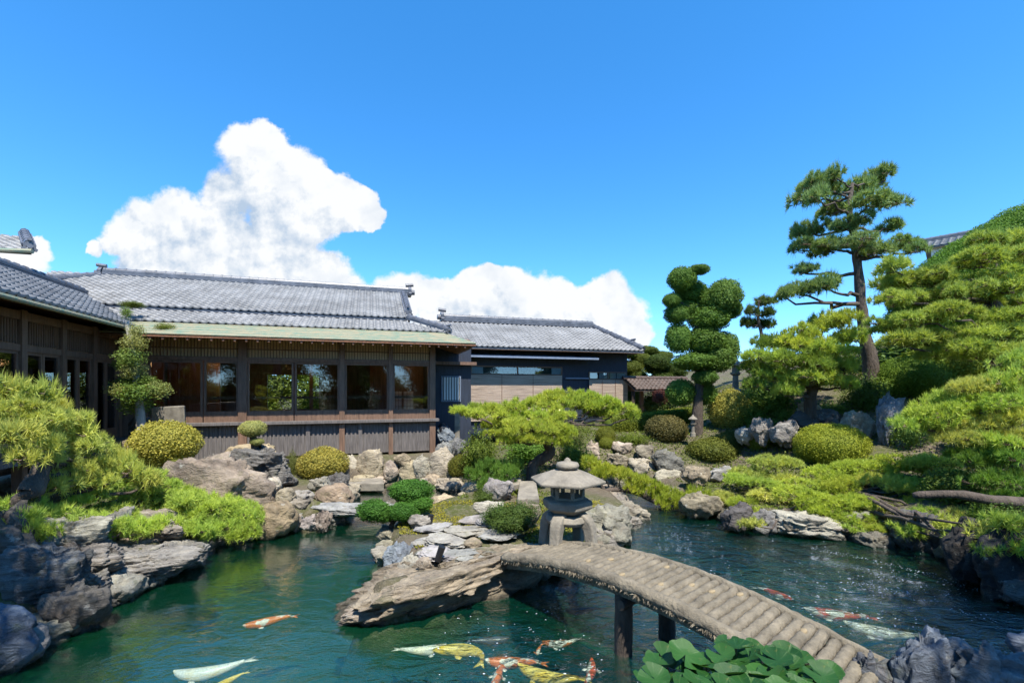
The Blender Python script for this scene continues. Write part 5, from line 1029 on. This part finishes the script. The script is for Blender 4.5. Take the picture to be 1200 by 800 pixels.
# ------------------------------------------------------------------ koi
def koi(px, py, ang, Lpx, mt, bend, lb, depth=.03, wd=.72):
    depth += .022; bend *= 1.6; c = G(px, py, -depth); L = 1.0*Lpx/FP*c.y; n, k = 22, 12; V = []; F = []
    def sp(t_): a = bend*(t_-.35); return Vector((L*(.5-t_)*math.cos(a*.5), L*.5*bend*(t_-.5)**2-.06*L*abs(bend), 0))
    prof = [(0,.018),(.04,.06),(.12,.098),(.25,.125),(.4,.128),(.55,.105),(.7,.07),(.8,.045),(.86,.036)]
    for i in range(n):
        t_ = .86*i/(n-1); p_ = sp(t_); d = (sp(t_-.01)-sp(t_+.01)).normalized(); q = Vector((-d.y, d.x, 0)); r = np.interp(t_, [a for a, _ in prof], [b for _, b in prof])*L*wd
        for j in range(k): a = 2*math.pi*j/k; V.append(p_+q*(r*math.cos(a))+Vector((0,0,r*1.0*math.sin(a)-r*.9)))
    for i in range(n-1):
        for j in range(k): F.append((i*k+j, i*k+(j+1) % k, (i+1)*k+(j+1) % k, (i+1)*k+j))
    F.append(tuple(range(k))); F.append(tuple((n-1)*k+j for j in range(k))[::-1])
    def fin(pts, th=.004*L):
        b = len(V); m_ = len(pts)
        for p_ in pts: V.append(Vector(p_)+Vector((0,0,th)))
        for p_ in pts: V.append(Vector(p_)-Vector((0,0,th)))
        F.append(tuple(b+i for i in range(m_))); F.append(tuple(b+m_+i for i in range(m_))[::-1])
        for i in range(m_): F.append((b+i, b+m_+i, b+m_+(i+1) % m_, b+(i+1) % m_))
    e0 = sp(.84); d = (sp(.84)-sp(.9)).normalized(); q = Vector((-d.y, d.x, 0)); z = Vector((0,0,-.03*L))
    fin([e0+q*.02*L+z, e0-d*.09*L+q*.05*L+z, e0-d*.19*L+q*.085*L+z, e0-d*.12*L+z, e0-d*.18*L-q*.06*L+z, e0-d*.08*L-q*.035*L+z, e0-q*.02*L+z])
    for s_ in (1,-1):
        p_ = sp(.24); d = (sp(.23)-sp(.25)).normalized(); q = Vector((-d.y, d.x, 0))*s_; z = Vector((0,0,-.10*L)); ps = [p_+q*.09*L+z, p_+q*.17*L-d*.02*L+z, p_+q*.20*L-d*.08*L+z, p_+q*.15*L-d*.11*L+z, p_+q*.10*L-d*.06*L+z]; fin(ps if s_ == 1 else ps[::-1])
    me = bpy.data.meshes.new('koi'); me.from_pydata([tuple(v) for v in V], [], F); me.materials.append(M[mt]); me.polygons.foreach_set('use_smooth', [True]*len(me.polygons))
    o = bpy.data.objects.new('koi', me); link(o); o.location = c; o.rotation_euler = (0, 0, R(ang)); tag(o, lb, 'koi', 'koi swimming in the pond')
K = [(318,724,205,58,'koi_orange',.5,'orange and white koi alone in the calm green water at left',.03),
 (250,783,200,86,'koi_white',-.5,'white koi near the bottom left of the pond',.02),
 (270,794,230,40,'koi_yellow',.3,'golden koi trailing below the white one at bottom left',.06),
 (492,757,8,62,'koi_white',.25,'white koi with a reddish head, left of the yellow curled one',.04),
 (546,764,150,84,'koi_yellow',1.7,'yellow koi with its body curled, at the bottom centre',.02),
 (570,746,10,52,'koi_dark',-.3,'dark blue-grey koi behind the curled yellow one',.08),
 (605,772,175,74,'koi_orange',.3,'orange-patched white koi in the middle of the feeding group',.015),
 (632,759,250,26,'koi_orange',.3,'small orange-headed koi facing the camera',.02),
 (661,751,190,50,'koi_tri',-.4,'white koi with black and orange marks right of the small one',.02),
 (646,790,162,88,'koi_yellow',-.4,'long golden koi at the bottom edge right of centre',.02),
 (690,786,70,58,'koi_redwhite',.3,'red and white koi nose up at the right of the feeding group',.01),
 (579,795,80,56,'koi_orange',-.2,'deep orange koi at the bottom edge left of the golden one',.015),
 (586,782,100,30,'koi_white',.2,'pale koi crowded beside the deep orange one',.06),
 (908,690,310,48,'koi_redwhite',-.9,'curving red and white koi beyond the bridge',.04),
 (985,716,160,76,'koi_redwhite',.2,'red-headed koi right of the bridge leading a white one',.05),
 (1040,737,155,84,'koi_white',-.15,'long white koi near the tall blue-grey block',.03),
 (1100,713,170,36,'koi_white',.2,'faint pale koi deep in the dark water at right',.16),
 (1165,752,165,60,'koi_orange',.2,'faint orange koi close to the bottom right boulders',.14),
 (684,712,185,44,'koi_dark',.2,'brown koi in the shade under the bridge',.08),
 (796,727,120,34,'koi_orange',.3,'orange koi glimpsed beside the bridge posts',.06),
 (812,752,140,34,'koi_redwhite',.3,'red and white koi behind the round leaves',.06)]
for q in K: koi(*q)
# foam flecks drifting on the right-hand water
rng = np.random.default_rng(21); n = 2600; fx = rng.uniform(1.2, 7.4, n); fy = rng.uniform(4.2, 9.6, n)
cl_ = fbm(np.column_stack([fx, fy, 0*fx]), .9, 4, 4); keep = (rng.random(n) < np.clip(.28+cl_*1.4, .03, 1)*np.clip((fx-.8)/2.5, .12, 1)) & (pond_dist(fx, fy) < -.15); fx, fy = fx[keep], fy[keep]
for (cx, cy, rr, a0, a1, m_) in ((3.6,5.2,3.1,.25,1.0,160),(3.4,4.4,2.6,.35,.95,110)):
    a = rng.uniform(a0, a1, m_); r_ = rr+rng.normal(size=m_)*.07; xx, yy_ = cx+r_*np.cos(a), cy+r_*np.sin(a)*1.1; kk = pond_dist(xx, yy_) < -.1; fx, fy = np.append(fx, xx[kk]), np.append(fy, yy_[kk])
f2x = rng.uniform(-1.0, 2.0, 110); f2y = rng.uniform(4.3, 6.0, 110); kk = pond_dist(f2x, f2y) < -.15; fx, fy = np.append(fx, f2x[kk]), np.append(fy, f2y[kk])
n = len(fx); rr = rng.uniform(.003, .0085, n)*np.where(rng.random(n) < .06, 1.5, 1)*.85; V = []; ang = np.arange(6)*np.pi/3
V = np.stack([np.stack([fx+rr*np.cos(a)*1.5, fy+rr*np.sin(a), np.full(n, .005)], 1) for a in ang], 1).reshape(-1, 3)
top = np.stack([fx, fy, .005+rr*.35], 1); ii = np.arange(n)*6
F = np.vstack([np.stack([ii+j, ii+(j+1) % 6, n*6+np.arange(n)], 1) for j in range(6)])
o = bpy.data.objects.new('foam', npmesh('foam', np.vstack([V, top]), F, [M['foam']])); link(o); tag(o, 'white flecks of foam scattered over the right-hand water', 'foam', None, 'stuff')
# ------------------------------------------------------------------ round-leaved plant at the front
def lily_leaf(seed):
    rng = random.Random(seed); V = [(0,0,0)]; F = []; n = 26; rings = 4
    for r_ in range(1, rings+1):
        for j in range(n):
            a = -math.pi+.22+(2*math.pi-.44)*j/(n-1); f = r_/rings; rad = f*(1+.06*math.sin(5*a+seed)+.03*math.cos(9*a))*(1-.10*math.cos(a))
            V.append((rad*math.cos(a), rad*math.sin(a), .30*f*f+.07*math.sin(3*a+seed)*f*f-.12*f))
    for j in range(n-1): F.append((0, 1+j, 2+j))
    for r_ in range(rings-1):
        for j in range(n-1): a = 1+r_*n+j; F.append((a, a+n, a+n+1, a+1))
    me = bpy.data.meshes.new('round_leaf'); me.from_pydata(V, [], F); me.materials.append(M['bigleaf']); me.polygons.foreach_set('use_smooth', [True]*len(me.polygons)); return me
LEAF = [lily_leaf(i) for i in range(4)]
pb = Vector((1.55, 3.0, .45)); e = empty('round_leaved_plant', pb, 0, 'clump of glossy dark round leaves at the bottom edge beside the bridge', 'plant')
for i in range(84):
    px = rng0.uniform(762, 975); t_ = (px-765)/210; top = 752+30*abs(t_-.42)*1.6; py = rng0.uniform(top, 830); Y = 3.35-(py-750)*.010+rng0.uniform(-.12, .12); c = W(px, py, Y)-pb
    o = bpy.data.objects.new('leaf', LEAF[i % 4]); link(o, e); s = rng0.uniform(.08, .118); o.location = c; o.scale = (s, s, s)
    o.rotation_euler = (rng0.uniform(.05,.42), rng0.uniform(-.22,.22), rng0.uniform(0,6.28) if rng0.random() < .4 else rng0.uniform(-2.6,-.6))
    ft = Vector((c.x*.6, c.y*.6, -.1)); MB().tube(smooth_path([ft, ft.lerp(c, .6)+Vector((0,0,.05)), c-Vector((0,0,.004))], 3), .005, 5).build('stem', 'twig', e)
e2 = empty('round_leaved_plant', W(1176, 640, 7.0), 0, 'small patch of bright round leaves on the dark bank at the right edge', 'plant')
for i in range(14):
    o = bpy.data.objects.new('leaf', LEAF[i % 4]); link(e2 and o, e2); s = rng0.uniform(.07,.12); o.location = (rng0.uniform(-.4,.5), rng0.uniform(-.3,.3), rng0.uniform(-.2,.3)); o.scale = (s,s,s); o.rotation_euler = (rng0.uniform(0,.7), rng0.uniform(-.4,.4), rng0.uniform(0,6.28))
